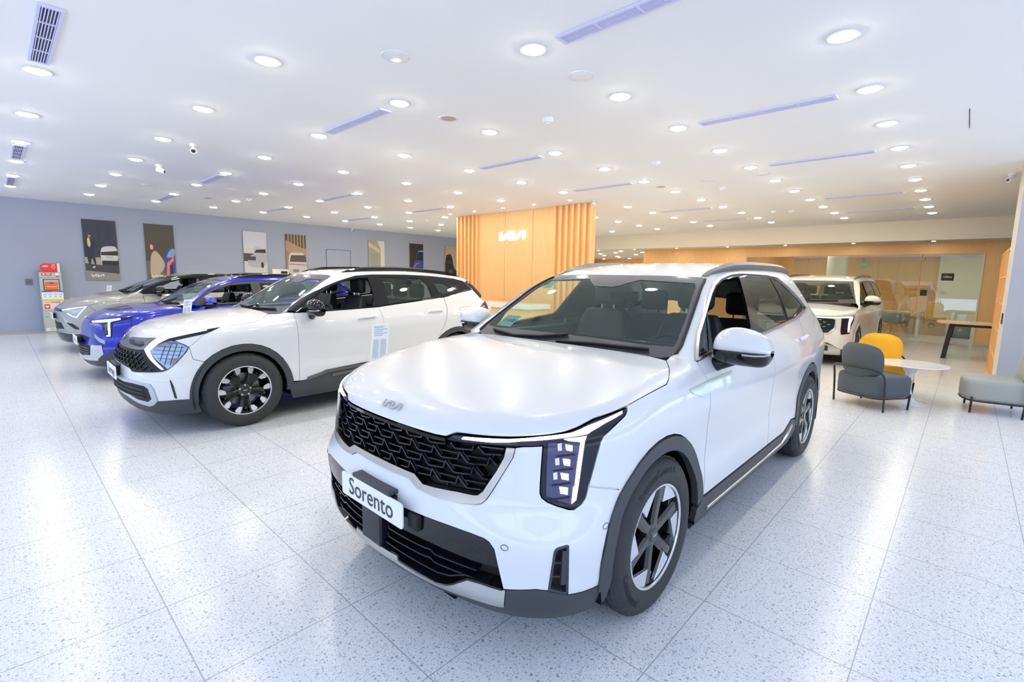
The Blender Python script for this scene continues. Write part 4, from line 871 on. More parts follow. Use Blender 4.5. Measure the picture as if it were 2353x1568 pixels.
    V,F=textgeo('已消毒',.042,0); ex=P[0]-P[1]; ex/=np.linalg.norm(ex); ey=P[3]-P[0]; ey/=np.linalg.norm(ey); cc=P.mean(0); nz=np.cross(ex,ey)
    mk('notice_lettering',[cc+ex*x+ey*y+nz*.002 for x,y,_ in V],F,'ink',s_,False)
    P,_=c.lift([(.50,1.475),(.58,1.472),(.57,1.528),(.50,1.53)],'x','green',-.006); mk('energy_sticker',P,[(0,1,2,3)],'paper_green',root,False)
    rbox('rear_view_mirror',1.17,1.20,-.12,.12,1.40,1.46,'dark',root,.01)
    mirror_part(root,.64,-1.035,1.19,1.10)
    interior(root,.50,1.075,.74,us=1.42,zs=.68)
    for s_ in (-1,1):
        b=MB(); b.box(.55,2.9,s_*.80-.03,s_*.80+.03,.4,1.14); b.build('door_trim','trim_in',root,bevel=.01)
    core_block(root,[(-.80,-.6,-.44,.44,.22,.325),(-.68,-.5,-.55,.55,.24,.34),(-.70,3.5,-.58,.58,.24,.45),(-.66,.45,-.62,.62,.45,.86),(.50,2.30,-.86,.86,.24,.44),(-.70,-.50,-.66,.66,.30,.62),(.44,.52,-.84,.84,.44,1.0),(3.30,3.55,-.80,.80,.30,.95)])
    well(root,(0,.37),.46,-.925,-.60); well(root,(2.81,.37),.46,-.925,-.60)
    W=make_wheel('six',.371,.245,.235,[('PremiumContact 6',98,.315,.042,False),('Continental',212,.305,.046,True)],root)
    place_wheels(W,2.81,.822)
    return root
# ---------------------------------------------------------------- shared body for the other cars
def full(l,proj='r'):
    mm=(lambda p:(-p[0],p[1])) if proj in 'rx' else (lambda p:(p[0],-p[1]))
    return list(l)+[mm(p) for p in list(l)[::-1]]
def shell(c,o):
    root=c.root; D=lambda pts,p:[tuple(x) for x in c.dom(pts,p)]
    paint=o['paint']; fr=o.get('frame',paint); WB=o['WB']; ra=o.get('ra',.45); rc=o.get('rc',.36); cl=o.get('clad','cladding'); SZ=o['sill']; tr=o.get('trim_w',.062)
    def L3(pts,proj,which='green'): return [tuple(x) for x in c.lift(pts,proj,which)[0]]
    th,tz,bh,bz=o['ws']
    wsedge=L3([(-th-(bh-th)*t,tz-(tz-bz)*t) for t in (0,.25,.5,.75,1)],'x')
    hf,hs=o['hoodF'],o['hoodS']; u0=o['hood0']; ur=o['hoodR']
    hs0=hs; hf=c.edge([(0,o['nosez'])]+D(hf,'r'),'r')[1:]; hs=[hs0[0]]+c.edge(D(hs0,'d'),'d')[1:]
    hp=[(float(c.lift([(0,o['nosez'])],'r','low')[0][0][0]),-.0001)]+D(hf,'z')+D(hs,'z')+[(ur+.01,-bh*.85),(ur,-bh*.45),(ur-.01,-.0001)]
    hood=c.panel('hood',full(hp,'z'),'z',paint,'low',0,.03,.002,.012)
    # bumper
    a1=o.get('seamA',138); AF=[(x,-.9,z) for x,z in arch(0,rc,ra,a1,180,6)]
    c0=o['clz']; clT=o['clT']
    bp=[(0,o['nosez'])]+D(hf,'r')+D(c.edge(D([hs[0]]+o['seam']+AF[:1],'r'),'r'),'r')+D(AF,'r')[1:]+D(clT,'r')+[(0,c0)]
    c.panel('front_bumper',full(bp),'r',paint,'low',0,.03,.0015,.014,holes=o.get('holes',[]))
    lp=[(0,c0)]+D(clT[::-1],'r')+D([AF[-1],(-ra+.06,-.9,rc),(-ra+.07,-.88,.21),(-.62,-.76,.20),(-.76,-.5,.2)],'r')+[(0,.2)]
    c.panel('front_lip',full(lp),'r',cl,'low',.004,.035,.001,.03)
    du=o['du']; win=o['win']; bl=o['belt']   # belt: (u,z) front to back
    wl=L3(bl,'y','body')
    f0=o['seam']; AF2=[(x,-.9,z) for x,z in arch(0,rc,ra,3,a1,12)]
    fl=D(hs,'d')+D([wsedge[4],wsedge[3]],'d')[:1]+D(wl[:1],'d')+D(c.edge([(du[0],bl[0][1]-.001),(du[0]+.012,bl[0][1]-.2),(du[0]+.022,.65),(du[0]+.012,SZ)],'y','body'),'d')+D(c.edge([(x,z) for x,_,z in AF2],'y','low'),'d')+D(c.edge(D([AF2[-1]]+f0[::-1]+[hs[0]],'r'),'r'),'d')[1:-1]
    c.panel('front_fender',fl,'d',paint,'body',0,.035,.002,.012,mir='pair')
    ED=lambda pts,pr='y',wh='body': c.edge(pts,pr,wh)
    def bz_(u): 
        x=[b[0] for b in bl]; z=[b[1] for b in bl]; return float(np.interp(u,x,z))-.003
    zz=lambda u:[(u+.03,SZ+.2),(u+.035,.85),(u+.02,bz_(u)-.12),(u,bz_(u))]
    mid=[(u_,bz_(u_)) for u_ in np.linspace(du[0]+.03,du[1]-.03,4)]
    d1=[(du[0],bz_(du[0])),(du[0]+.012,bz_(du[0])-.2),(du[0]+.022,.65),(du[0]+.012,SZ)]+[(du[1]+.01,SZ)]+zz(du[1])+mid[::-1]
    c.panel('front_door',d1,'y',paint,'body',0,.04,.0022,.014,mir='pair')
    d2=zz(du[1])[::-1]+[(du[1]+.012,SZ),(WB-ra-.12,SZ)]+arch(WB,rc,ra+.002,172,135,5)+[(du[2]-.02,.95),(du[2]+.03,bz_(du[2])-.15),(du[2]+.02,bz_(du[2]))]+[(u_,bz_(u_)) for u_ in np.linspace(du[2]-.03,du[1]+.03,4)]
    c.panel('rear_door',d2,'y',paint,'body',0,.04,.0022,.014,mir='pair')
    ue=o['uend']; wend=o['winEnd']
    q=[(du[2]+.025,bz_(du[2])),(du[2]+.035,bz_(du[2])-.15),(du[2]-.015,.95)]+arch(WB,rc,ra+.002,135,-2,14)+[(ue-.06,.36),(ue-.02,.7),(ue-.03,1.0),(wend[0]+.1,wend[1]-.08),wend]
    c.panel('rear_fender',D(c.edge(q,'y','body',.04),'d'),'d',paint,'body',0,.035,.002,.012,mir='pair')
    WD=D(L3(win,'y'),'d'); rl=L3(o['roofline'],'z')
    k=o['wtop']   # number of points of win belonging to the upper edge
    sf=D(wsedge[::-1],'d')+D(rl,'d')+D(L3([(wend[0]+.08,wend[1]-.02),wend],'y'),'d')+WD[k-1::-1]
    c.panel('roof_side',sf,'d',fr,'green',0,.035,.001,.012,mir='pair')
    holes=[];
    for nm,pl,mt in o['panes']:
        h=roundp(D(L3(pl,'y'),'d'),.012); holes.append(h)
        if mt: c.panel(nm,h,'d',mt,'green',-.006,.08,-.003,0,mir='pair')
    c.panel('window_surround',shrink(WD,.002),'d',o.get('surround','gloss_black'),'green',-.002,.04,0,.02,holes=holes,mir='pair')
    if o.get('wtrim'): c.rib('window_trim',D(L3(bl,'y'),'d'),'d','satin',.014,-.004,.008,'green',mir='pair')
    # windscreen
    wo=[(0,tz+.008),(-th,tz),(-th-(bh-th)*.5,(tz+bz)/2),(-bh,bz),(-bh*.5,bz-.02),(0,bz-.025)]
    wi=[(0,tz-.09),(-.12,tz-.09),(-.2,tz-.05),(-th+.05,tz-.05),(-bh+.06,bz+.08),(-bh*.5,bz+.05),(0,bz+.045)]
    c.panel('windscreen_border',full(wo,'x'),'x','frit','green',-.001,.05,.001,.012,holes=[full(wi,'x')])
    c.panel('windscreen',full(wi,'x'),'x','glass_clear','green',-.003,.1,-.002,0)
    b=MB(); c.ribgeo(b,[(-.05,bz+.05),(.15,bz+.02),(.5,bz+.02)],'x','green',.012,.002,.02); c.ribgeo(b,[(-.55,bz+.03),(-.2,bz+.02),(0,bz+.01)],'x','green',.012,.002,.02); b.build('wiper','dark',root)
    cw=MB(); cw.box(ur,ur+.18,-bh*.92,bh*.92,bz-.09,bz-.02); cw.build('cowl_panel','dark',root)
    rf=[(wsedge[0][0]-.04,-.0001),wsedge[0][:2]]+[r[:2] for r in o['roofline']]+[(o['roofline'][-1][0]+.04,-.0001)]
    c.panel('roof',full(rf,'z'),'z',o.get('roofpaint',paint),'green',0,.05,.001,.012)
    if o.get('rail'):
        r0=o['roofline']; c.rib('roof_rail',[(wsedge[0][0]+.12,r0[0][1]+.0)]+[(u,v) for u,v in r0[:-1]],'z',o['rail'],.04,-.002,.042,'green',mir='pair',taper=lambda t:.6+.4*min(1,min(t,1-t)*6),hf=lambda t:.1+.9*min(1,min(t,1-t)*6))
    if cl:
        for cu in (0,WB):
            ro=arch(cu,rc,ra-.002,186,-6,30); ri=arch(cu,rc,ra-tr,-8,188,30)
            c.panel('wheel_arch_trim',ro+ri,'y',o.get('archm',cl),'low',.006,.03,0,.03,mir='pair')
    sk=[(ra+.01,SZ-.006),(WB-ra-.12,SZ-.006),(WB-ra-.03,SZ+.05),(WB-ra+.03,rc),(WB-ra,.22),(ra,.2),(ra-.06,rc)]
    c.panel('side_skirt',sk,'y',cl,'low',.005,.05,.001,.03,mir='pair')
    # tail
    t1=[(-o['hw']+.1,.34),(o['hw']-.1,.34),(o['hw']-.08,.8),(o['hw']-.12,1.05),(-o['hw']+.12,1.05),(-o['hw']+.08,.8)]
    c.panel('tailgate',t1,'b',paint,'body',0,.06,.002,.012)
    c.panel('rear_screen',[(-.64,1.08),(.64,1.08),(.50,o['rz']),(-.50,o['rz'])],'b','glass_tint','body',0,.08,.002,0)
    # handles
    for u0_,z0 in o['handles']:
        for sd in (-1,1):
            P,N=c.lift([(u0_,z0),(u0_+.03,z0+.003),(u0_+.12,z0+.008),(u0_+.21,z0+.010),(u0_+.24,z0+.010)],'y','body',[.0,.024,.030,.026,.0])
            b=MB(); b.tube([(p[0],-sd*p[1] if sd>0 else p[1],p[2]) for p in P],[.010,.013,.015,.013,.010],8); b.build('door_handle',paint,root)
    interior(root,ur+.14,bz-.05,o['hw']-.2,us=o['us'],zs=o.get('zs',.62),ub=o.get('ub'))
    for s_ in (-1,1): 
        y=s_*(o['hw']-.13); b=MB(); b.box(ur+.3,WB+.05,y-.03,y+.03,.4,min(bl[0][1],bl[1][1])-.03); b.build('door_trim','trim_in',root,bevel=.01)
    h=o['hw']
    core_block(root,[(-.62,ue-.3,-h+.36,h-.36,.22,.42),(-.55,ur-.05,-h+.36,h-.36,.42,bz-.30),(ra+.04,WB-ra-.04,-h+.09,h-.09,.22,.42),(ra-.02,ra+.05,-h+.12,h-.12,.4,bz-.15)])
    well(root,(0,rc),ra-.02,-h+.02,-h+.34); well(root,(WB,rc),ra-.02,-h+.02,-h+.34)
    return hood
def proud(c,name,pts,m,off,mir='pair',parent=None,th=.006,rnd=0,proj='r',res=.02):
    P=[tuple(x) for x in c.dom(pts,proj)]
    if mir is None or not isinstance(parent,tuple): return c.panel(name,P,proj,m,'low',off,res,0,th,mir=mir,parent=parent,rnd=rnd)
    if proj=='r':
        c.panel(name,P,proj,m,'low',off,res,0,th,parent=parent[0],rnd=rnd); c.panel(name,[(-a,b) for a,b in P],proj,m,'low',off,res,0,th,parent=parent[1],rnd=rnd)
def build_sportage():
    root=empty('suv',(1.63,6.155,0)); tag(root,'white crossover SUV with black roof rails and boomerang light strips, nearest of the left row','car')
    c=Car(SPO,root); T=T2; R=lambda k:[tuple(x) for x in c.dom(T[k],'r')]
    seam=[T['lampBlk'][6]]+T['seam'][:2]
    seam=[T['lampBlk'][0],T['lampBlk'][2],T['lampBlk'][5],T['seam'][1]]
    gl=R('grO'); gar=R('garnU')
    hole=full([(0,.868)]+[R('hoodF')[1]]+R('hoodF')[2:4]+[(R('drl')[0][0],R('drl')[0][1]+.006)]+R('lampBlk')[16:17]+R('lampBlk')[:0]+[R('lampBlk')[4],R('lampBlk')[6],R('lampBlk')[8]]+gl[4:10]+[(R('grO')[10]),(0,.655)])
    win=[(.49,1.143),(.60,1.222),(.86,1.365),(1.13,1.468),(1.37,1.532),(1.60,1.55),(2.10,1.555),(2.45,1.545),(2.90,1.512),(3.06,1.475),(3.17,1.37),(2.756,1.278),(2.48,1.249),(1.682,1.176),(1.539,1.160),(.96,1.136),(.55,1.132)]
    o=dict(paint='white_paint',WB=2.755,ra=.472,rc=.37,sill=.39,du=(.523,1.555,2.56),ws=(.575,1.53,.745,1.115),hoodF=T['hoodF'][1:],hoodS=T['hoodS'],hood0=-.755,hoodR=.33,nosez=.872,
      seam=seam[1:],clz=.50,clT=[T['clT'][2],T['clT'][1],T['clT'][0],T['lowO'][4],T['lowO'][3],T['lowO'][1]],belt=[(.49,1.128),(.96,1.132),(1.539,1.156),(1.682,1.172),(2.48,1.244),(2.756,1.272),(3.17,1.345)],
      win=win,wtop=11,winEnd=(3.18,1.35),roofline=[(1.3,-.56),(1.7,-.555),(2.2,-.55),(2.8,-.54),(3.12,-.53),(3.22,-.56)],uend=3.55,seamA=136,trim_w=.068,
      panes=[('front_window',[(.82,1.16),(.84,1.31),(1.0,1.40),(1.18,1.465),(1.40,1.505),(1.52,1.508),(1.53,1.30),(1.49,1.168),(1.1,1.145)],None),('quarter_window',[(.60,1.150),(.79,1.29),(.775,1.155)],'glass_side'),
             ('rear_window',[(1.70,1.188),(1.72,1.515),(2.30,1.508),(2.38,1.43),(2.40,1.258)],'glass_tint'),('rear_quarter_window',[(2.50,1.455),(2.66,1.44),(2.86,1.345),(2.83,1.318),(2.60,1.300),(2.53,1.33)],'glass_tint')],
      hw=.93,us=1.38,ub=2.28,zs=.66,handles=[(1.24,1.03),(2.26,1.065)],rail='gloss_black',rz=1.42,wtrim=False,holes=[])
    h=shell(c,o)
    c.decal('emblem',kiageo(.13,.004),(-.738,0,.925),(0,-1,0),(.5,0,.7),'satin',0.002,h)
    # grille
    gp=full([(0,.80)]+[(-.10,.797)]+gl[1:10]+[gl[10],(0,.655)])
    g=c.panel('grille_backing',gp,'r','dark','low',.004,.03,0,.006)
    ins=shrink(gp,.012); b=MB(); cw,ch=.085,.034
    for r in range(-1,6):
        for k in range(-12,13):
            x=k*cw+(cw/2 if r%2 else 0); z=.64+r*ch
            P=dens([(x-.45*cw,z+.55*ch),(x-.20*cw,z),(x+.20*cw,z),(x+.45*cw,z+.55*ch)],.012,False); ok=inpoly(np.array(P),ins)
            if ok.all(): c.ribgeo(b,P,'r','low',.007,.003,.018,res=.03)
            P=[(x,z),(x,z-.32*ch)]
            if inpoly(np.array(P),ins).all(): c.ribgeo(b,P,'r','low',.012,.003,.016,res=.03)
    b.build('grille_mesh','gloss_black',root)
    gg=full([(0,.870)]+[(R('hoodF')[1][0],R('hoodF')[1][1]-.004)]+[(a,b_-.004) for a,b_ in R('hoodF')[2:4]]+R('drl')[-1:]+gar[3:6]+[(-.12,.796),(0,.795)])
    c.panel('upper_grille_trim',gg,'r','satin_dark','low',.006,.03,0,.02)
    c.panel('nose_vent',[(-.10,.868),(-.45,.875),(-.50,.845),(-.44,.826),(-.16,.835)],'r','gloss_black','low',.009,.03,0,.004,mir='pair')
    l=proud(c,'headlamp',T['lampBlk'],'gloss_black',.005); proud(c,'lamp_lens',T['lens'],'lens_silver',.008,parent=l)
    x=R('lens'); cx=sum(p[0] for p in x)/len(x); cz=sum(p[1] for p in x)/len(x)
    for par,s_ in zip(l,(1,-1)):
        b=MB(); inn=shrink([(s_*a,q) for a,q in x],.008)
        for k in range(5):
            for P in ([(s_*(cx-.14+.05*k),cz+.10-.01*k),(s_*(cx-.10+.045*k),cz-.09-.012*k)],[(s_*(cx-.16),cz+.08-.035*k),(s_*(cx+.16),cz+.09-.035*k)]):
                q=dens(P,.008,False); q=[p for p,k_ in zip(q,inpoly(np.array(q),inn)) if k_]
                if len(q)>2: c.ribgeo(b,q,'r','low',.004,.007,.011)
        b.build('lens_ribs','lamp_dark',par)
    proud(c,'light_bar',T['drl'],'drl_white',.011,parent=l)
    # lower intake
    lo=R('lowO')[:-1]+[(R('lowO')[0][0],.40)]
    fl_=full([(0,.505),(-.15,.515)]+R('lowO')[:9]+[(-.30,.345),(0,.375)])
    c.panel('intake_surround',fl_,'r','silver_plastic','low',.008,.03,0,.02)
    ii=full([(0,.49)]+R('lowI')+[(0,.385)]); li=c.panel('lower_grille',ii,'r','dark','low',.011,.03,0,.004)
    b=MB()
    for z in (.385,.425,.462): c.ribgeo(b,[(0,z+.02),(-.35,z),(-.60,z-.01)],'r','low',.007,.01,.022,mir=True)
    b.build('grille_slats','cladding',li)
    c.panel('side_vent',R('fog'),'r','gloss_black','low',.003,.02,0,.006,mir='pair')
    plate_part(root,-.905,.565,.50,.125,'Sportage',size=.10)
    rbox('plate_bracket',-.895,-.82,-.16,.16,.62,.64,'cladding',root,.006)
    c.rib('skirt_strip',[(.62,.405),(.85,.455),(1.25,.475),(2.1,.475),(2.15,.44),(1.2,.425),(.9,.405)],'y','satin_dark',.03,.0,.014,'low',mir='pair')
    sk=[(.50,.375),(.60,.392),(.83,.472),(1.3,.503),(2.15,.503),(2.28,.47),(2.2,.38)]
    c.panel('door_cladding',sk,'y','cladding','low',.005,.04,0,.01,mir='pair')
    c.panel('tail_lamp',[tuple(x) for x in c.dom(T['tail'],'y')],'y','tail_red','body',.004,.03,0,.01,mir='pair'); c.rib('tail_strip',[(3.22,1.05),(3.37,1.045)],'y','tail_glow',.022,.003,.008,'body',mir='pair')
    c.panel('spoiler_fin',[(3.08,1.46),(3.20,1.50),(3.36,1.27),(3.30,1.22),(3.18,1.37)],'y','gloss_black','green',.003,.03,0,.012,mir='pair')
    c.rib('fuel_door',roundp([tuple(x) for x in c.dom(T['fuel'],'y')],.03),'y','dark',.002,-.001,.001,closed=True,which='body')
    mirror_part(root,.70,-1.01,1.165,1.0,paint='gloss_black')
    P,_=c.lift([(.48,1.15),(.62,1.15),(.61,1.22),(.48,1.22)],'x','green',-.008); mk('paper_notice',P,[(0,1,2,3)],'paper_cyan',root,False)
    W=make_wheel('five',.371,.248,.235,(),root); place_wheels(W,2.755,.805)
def build_blue():
    root=empty('compact_suv',(1.62,9.4,0)); tag(root,'glossy deep blue compact SUV with black roof rails and vertical headlamps','car')
    c=Car(STO,root); T=T3
    win=[(.40,1.035),(.47,1.13),(.62,1.245),(.83,1.34),(1.05,1.388),(1.35,1.405),(1.7,1.407),(2.2,1.39),(2.6,1.34),(2.86,1.22),(2.2,1.12),(1.5,1.075),(.95,1.045)]
    o=dict(paint='blue_paint',WB=2.58,ra=.43,rc=.335,sill=.36,du=(.44,1.30,2.28),ws=(.52,1.405,.68,1.025),hoodF=T['hoodF'][1:],hoodS=[T['hoodS'][0],(-.05,-.815,.955),(.113,-.70,1.0),(.159,-.60,1.018)],hood0=-.765,hoodR=.16,nosez=.845,
      seam=[(-.34,-.81,.85),(-.33,-.84,.72)],clz=.36,clT=[(-.43,-.83,.42),(-.536,-.798,.425),(-.597,-.76,.423),(-.673,-.692,.35),(-.779,-.49,.335)],belt=[(.40,1.022),(.95,1.035),(1.5,1.065),(2.2,1.11),(2.86,1.21)],
      win=win,wtop=10,winEnd=(2.88,1.21),roofline=[(1.1,-.50),(1.5,-.50),(2.0,-.49),(2.5,-.47),(2.8,-.45),(2.95,-.48)],uend=3.15,
      panes=[('front_window',[(.56,1.06),(.56,1.17),(.72,1.265),(.95,1.338),(1.26,1.365),(1.27,1.08)],None),('rear_window',[(1.40,1.09),(1.40,1.37),(2.1,1.36),(2.22,1.15)],'glass_tint'),('rear_quarter_window',[(2.32,1.17),(2.24,1.35),(2.5,1.31),(2.68,1.21)],'glass_tint')],
      hw=.88,us=1.12,ub=1.95,zs=.56,handles=[(.98,.94),(1.95,.97)],rail='gloss_black',rz=1.33,surround='trim_in')
    h=shell(c,o); c.decal('emblem',kiageo(.11,.004),(-.72,0,.868),(0,-1,0),(.6,0,.6),'satin',0.003,h)
    l=proud(c,'headlamp',T['lampD'],'lamp_dark',.004); proud(c,'light_strip',T['drlA'],'drl',.009,parent=l); proud(c,'light_bar',T['drlB'],'drl',.009,parent=l)
    for s_,par in ((1,l[0]),(-1,l[1])):
        P=[tuple(x) for x in c.dom([(-.62,-.66,.80),(-.59,-.69,.80),(-.60,-.70,.66),(-.625,-.69,.67)],'r')]; c.panel('lamp_reflector',[(s_*a,b) for a,b in P],'r','reflector','low',.007,.03,0,.003,parent=par)
    proud(c,'side_duct',T['duct'],'dim_glow',.003); proud(c,'corner_trim',[(-.768,-.502,.505),(-.675,-.683,.511),(-.665,-.70,.388),(-.71,-.64,.325),(-.83,-.30,.31),(-.835,-.28,.345),(-.778,-.49,.36)],'silver_plastic',.008)  # the duct is no lamp; its faint glow is put into the material
    D=lambda p:[tuple(x) for x in c.dom(p,'r')]
    c.panel('lower_grille',full([(0,.50)]+D([(-.768,-.49,.50),(-.777,-.48,.362)])+[(0,.35)]),'r','dark','low',.003,.04,0,.004)
    b=MB()
    for z in (.385,.42,.455): c.ribgeo(b,[(0,z+.01),(-.44,z)],'r','low',.006,.003,.014,mir=True)
    b.build('grille_slats','satin_dark',root)
    c.panel('upper_slot',full([(0,.60),(-.30,.60),(-.36,.565),(0,.56)]),'r','dark','low',.003,.04,0,.003)
    c.panel('skid_strip',full([(0,.345)]+D([(-.83,-.30,.335),(-.71,-.64,.33),(-.72,-.63,.295),(-.83,-.30,.28)])+[(0,.285)]),'r','silver_plastic','low',.01,.03,0,.02)
    plate_part(root,-.885,.545,.50,.125,'Stonic',size=.085)
    mirror_part(root,.60,-.96,1.075,.92,paint='blue_paint',low='dark',arm='dark')
    W=make_wheel('ten',.335,.215,.205,(),root); place_wheels(W,2.58,.765,.335)
def build_ev6():
    root=empty('crossover',(1.60,12.7,0)); tag(root,'matte grey crossover with black pillars, farthest of the left row','car')
    c=Car(EV6,root); T=T4
    win=[(.36,1.10),(.50,1.20),(.74,1.315),(1.0,1.40),(1.3,1.452),(1.7,1.458),(2.3,1.43),(2.8,1.34),(3.05,1.22),(2.4,1.145),(1.6,1.115),(.95,1.10)]
    D=lambda p:[tuple(x) for x in c.dom(p,'r')]
    o=dict(paint='grey_paint',frame='gloss_black',WB=2.9,ra=.46,rc=.37,sill=.36,du=(.36,1.45,2.55),ws=(.52,1.435,.72,1.10),hoodF=T['hoodF'],hoodS=[T['hoodS'][0],(-.015,-.925,.955),(.10,-.85,1.02),(.17,-.70,1.08)],hood0=-.83,hoodR=.10,nosez=.82,
      seam=[(-.36,-.89,.80),(-.35,-.905,.70)],clz=.40,clT=[(-.46,-.88,.36),(-.656,-.744,.36),(-.795,-.441,.385)],belt=[(.36,1.092),(.95,1.092),(1.6,1.108),(2.4,1.138),(3.05,1.21)],
      win=win,wtop=9,winEnd=(3.06,1.21),roofline=[(1.2,-.53),(1.6,-.53),(2.1,-.52),(2.6,-.50),(3.0,-.47),(3.2,-.50)],uend=3.55,
      panes=[('front_window',[(.62,1.13),(.66,1.23),(.85,1.33),(1.08,1.395),(1.36,1.41),(1.40,1.14)],None),('rear_window',[(1.55,1.145),(1.52,1.41),(2.2,1.39),(2.45,1.20)],'glass_tint')],
      hw=.94,us=1.15,ub=2.1,zs=.60,handles=[(1.12,.98),(2.2,1.0)],rz=1.35,clad='gloss_black',roofpaint='grey_paint',archm='gloss_black')
    h=shell(c,o); c.decal('emblem',kiageo(.12,.004),(-.60,0,.985),(0,-1,0),(.8,0,.4),'satin',0.006,h)
    l=proud(c,'headlamp',T['lampIn'],'dim_glow',.004); proud(c,'light_strip',T['drlA'],'drl_white',.008,parent=l); proud(c,'light_bar',T['drlB'],'drl_white',.008,parent=l)
    c.panel('nose_trim',full([(0,.822)]+D(T['noseb'][1:4])+[(0,.775)]),'r','gloss_black','low',.005,.03,0,.006)
    c.panel('lower_grille',full([(0,.57)]+D([(-.80,-.44,.565),(-.785,-.50,.45)])+[(0,.42)]),'r','dark','low',.004,.04,0,.004)
    proud(c,'air_vent',T['air'],'gloss_black',.005); c.rib('bumper_line',D([(-.848,-.1,.39),(-.795,-.441,.385),(-.656,-.744,.37)]),'r','satin',.012,0,.01,mir='pair')
    plate_part(root,-.895,.665,.48,.12,'EV6',size=.09)
    mirror_part(root,.62,-1.02,1.155,.95,paint='gloss_black')
    W=make_wheel('ten',.365,.248,.225,(),root); place_wheels(W,2.9,.81,.365)
def build_carnival():
    root=empty('minivan',(11.33,2.46,0)); tag(root,'pearl white minivan with silver roof rails behind the lounge chairs','car')
    c=Car(CAR,root); T=T5; D=lambda p:[tuple(x) for x in c.dom(p,'r')]
    win=[(.20,1.135),(.42,1.27),(.80,1.47),(1.05,1.572),(1.4,1.60),(2.3,1.607),(3.1,1.60),(3.7,1.55),(3.95,1.25),(2.9,1.215),(1.6,1.185),(.9,1.16)]
    o=dict(paint='pearl_paint',WB=3.09,ra=.45,rc=.36,sill=.34,du=(.38,1.42,2.60),ws=(.66,1.585,.86,1.155),hoodF=T['hoodF'],hoodS=[T['hoodS'][0],(-.058,-.95,1.03),(.13,-.90,1.10)],hood0=-.905,hoodR=.05,nosez=.925,
      seam=[(-.44,-.945,.90),(-.36,-.965,.70)],clz=.40,clT=[(-.45,-.94,.34),(-.60,-.90,.32),(-.731,-.817,.32),(-.836,-.625,.437),(-.862,-.533,.437)],belt=[(.20,1.12),(.9,1.15),(1.6,1.175),(2.9,1.205),(3.95,1.24)],
      win=win,wtop=9,winEnd=(3.96,1.24),roofline=[(1.2,-.66),(1.6,-.66),(2.3,-.66),(3.0,-.65),(3.6,-.64),(3.85,-.66)],uend=4.0,
      panes=[('front_window',[(.56,1.18),(.60,1.34),(.85,1.47),(1.06,1.55),(1.34,1.565),(1.37,1.195)],None),('quarter_window',[(.32,1.17),(.53,1.28),(.51,1.175)],'glass_side'),('rear_window',[(1.52,1.205),(1.50,1.57),(2.5,1.575),(2.6,1.235)],'glass_tint'),('rear_quarter_window',[(2.72,1.24),(2.64,1.57),(3.55,1.54),(3.80,1.27)],'glass_tint')],
      hw=1.0,us=1.15,ub=2.3,zs=.70,handles=[(1.12,1.0),(1.6,1.0)],rail='satin_dark',rz=1.55,clad='cladding',archm='pearl_paint')
    h=shell(c,o)
    l=proud(c,'headlamp',T['lamp'],'lamp_dark',.004)
    gp=full([(0,.905)]+D([(-.80,-.66,.885)])+D(T['gr'][1:4])+[(0,.60)])
    c.panel('grille_backing',gp,'r','gloss_black','low',.004,.03,0,.006); ins=shrink(gp,.03); b=MB()
    for r in range(6):
        for k in range(-8,9):
            P=[(k*.125+(.06 if r%2 else 0)-.02,.65+r*.042),(k*.125+(.06 if r%2 else 0)+.02,.65+r*.042)]
            if inpoly(np.array(P),ins).all(): c.ribgeo(b,P,'r','low',.010,.003,.014,res=.05)
    b.build('grille_mesh','satin',root)
    c.rib('grille_frame',D([(-.77,-.70,.875)]+T['grO'][2:])+[(0,.592)],'r','chrome',.016,0,.012,mir='pair')
    c.panel('light_bar',full([(0,.912)]+D([(-.875,-.374,.912)])+D(T['drlA'][1:4])+D([(-.878,-.376,.892)])+[(0,.892)]),'r','drl_white','low',.008,.03,0,.006)
    proud(c,'light_strip',T['drlB'],'drl_white',.009,parent=l)
    for k in range(4):
        for s_,par in ((1,l[0]),(-1,l[1])):
            x=KT*math.atan2(.845,UC+.66); z=.84-.06*k; c.panel('led',[(-s_*(x-.02),z),(-s_*(x+.015),z),(-s_*(x+.012),z-.02),(-s_*(x-.018),z-.02)],'r','reflector','low',.008,.03,0,.003,parent=par)
    c.panel('lower_grille',full([(0,.40)]+D(T['lowIn'][1:3])+[(0,.28)]),'r','dark','low',.007,.04,0,.004)
    c.panel('skid_plate',full([(0,.42)]+D([(-.862,-.533,.432),(-.80,-.70,.385),(-.731,-.817,.315),(-.70,-.83,.21),(-.80,-.6,.21)])+[(0,.22)]),'r','satin','low',.005,.03,0,.01)
    plate_part(root,-.975,.50,.50,.12,'Carnival',size=.09)
    mirror_part(root,.46,-1.09,1.20,1.05,paint='pearl_paint')
    W=make_wheel('ten',.36,.235,.235,(),root); place_wheels(W,3.09,.87,.36)
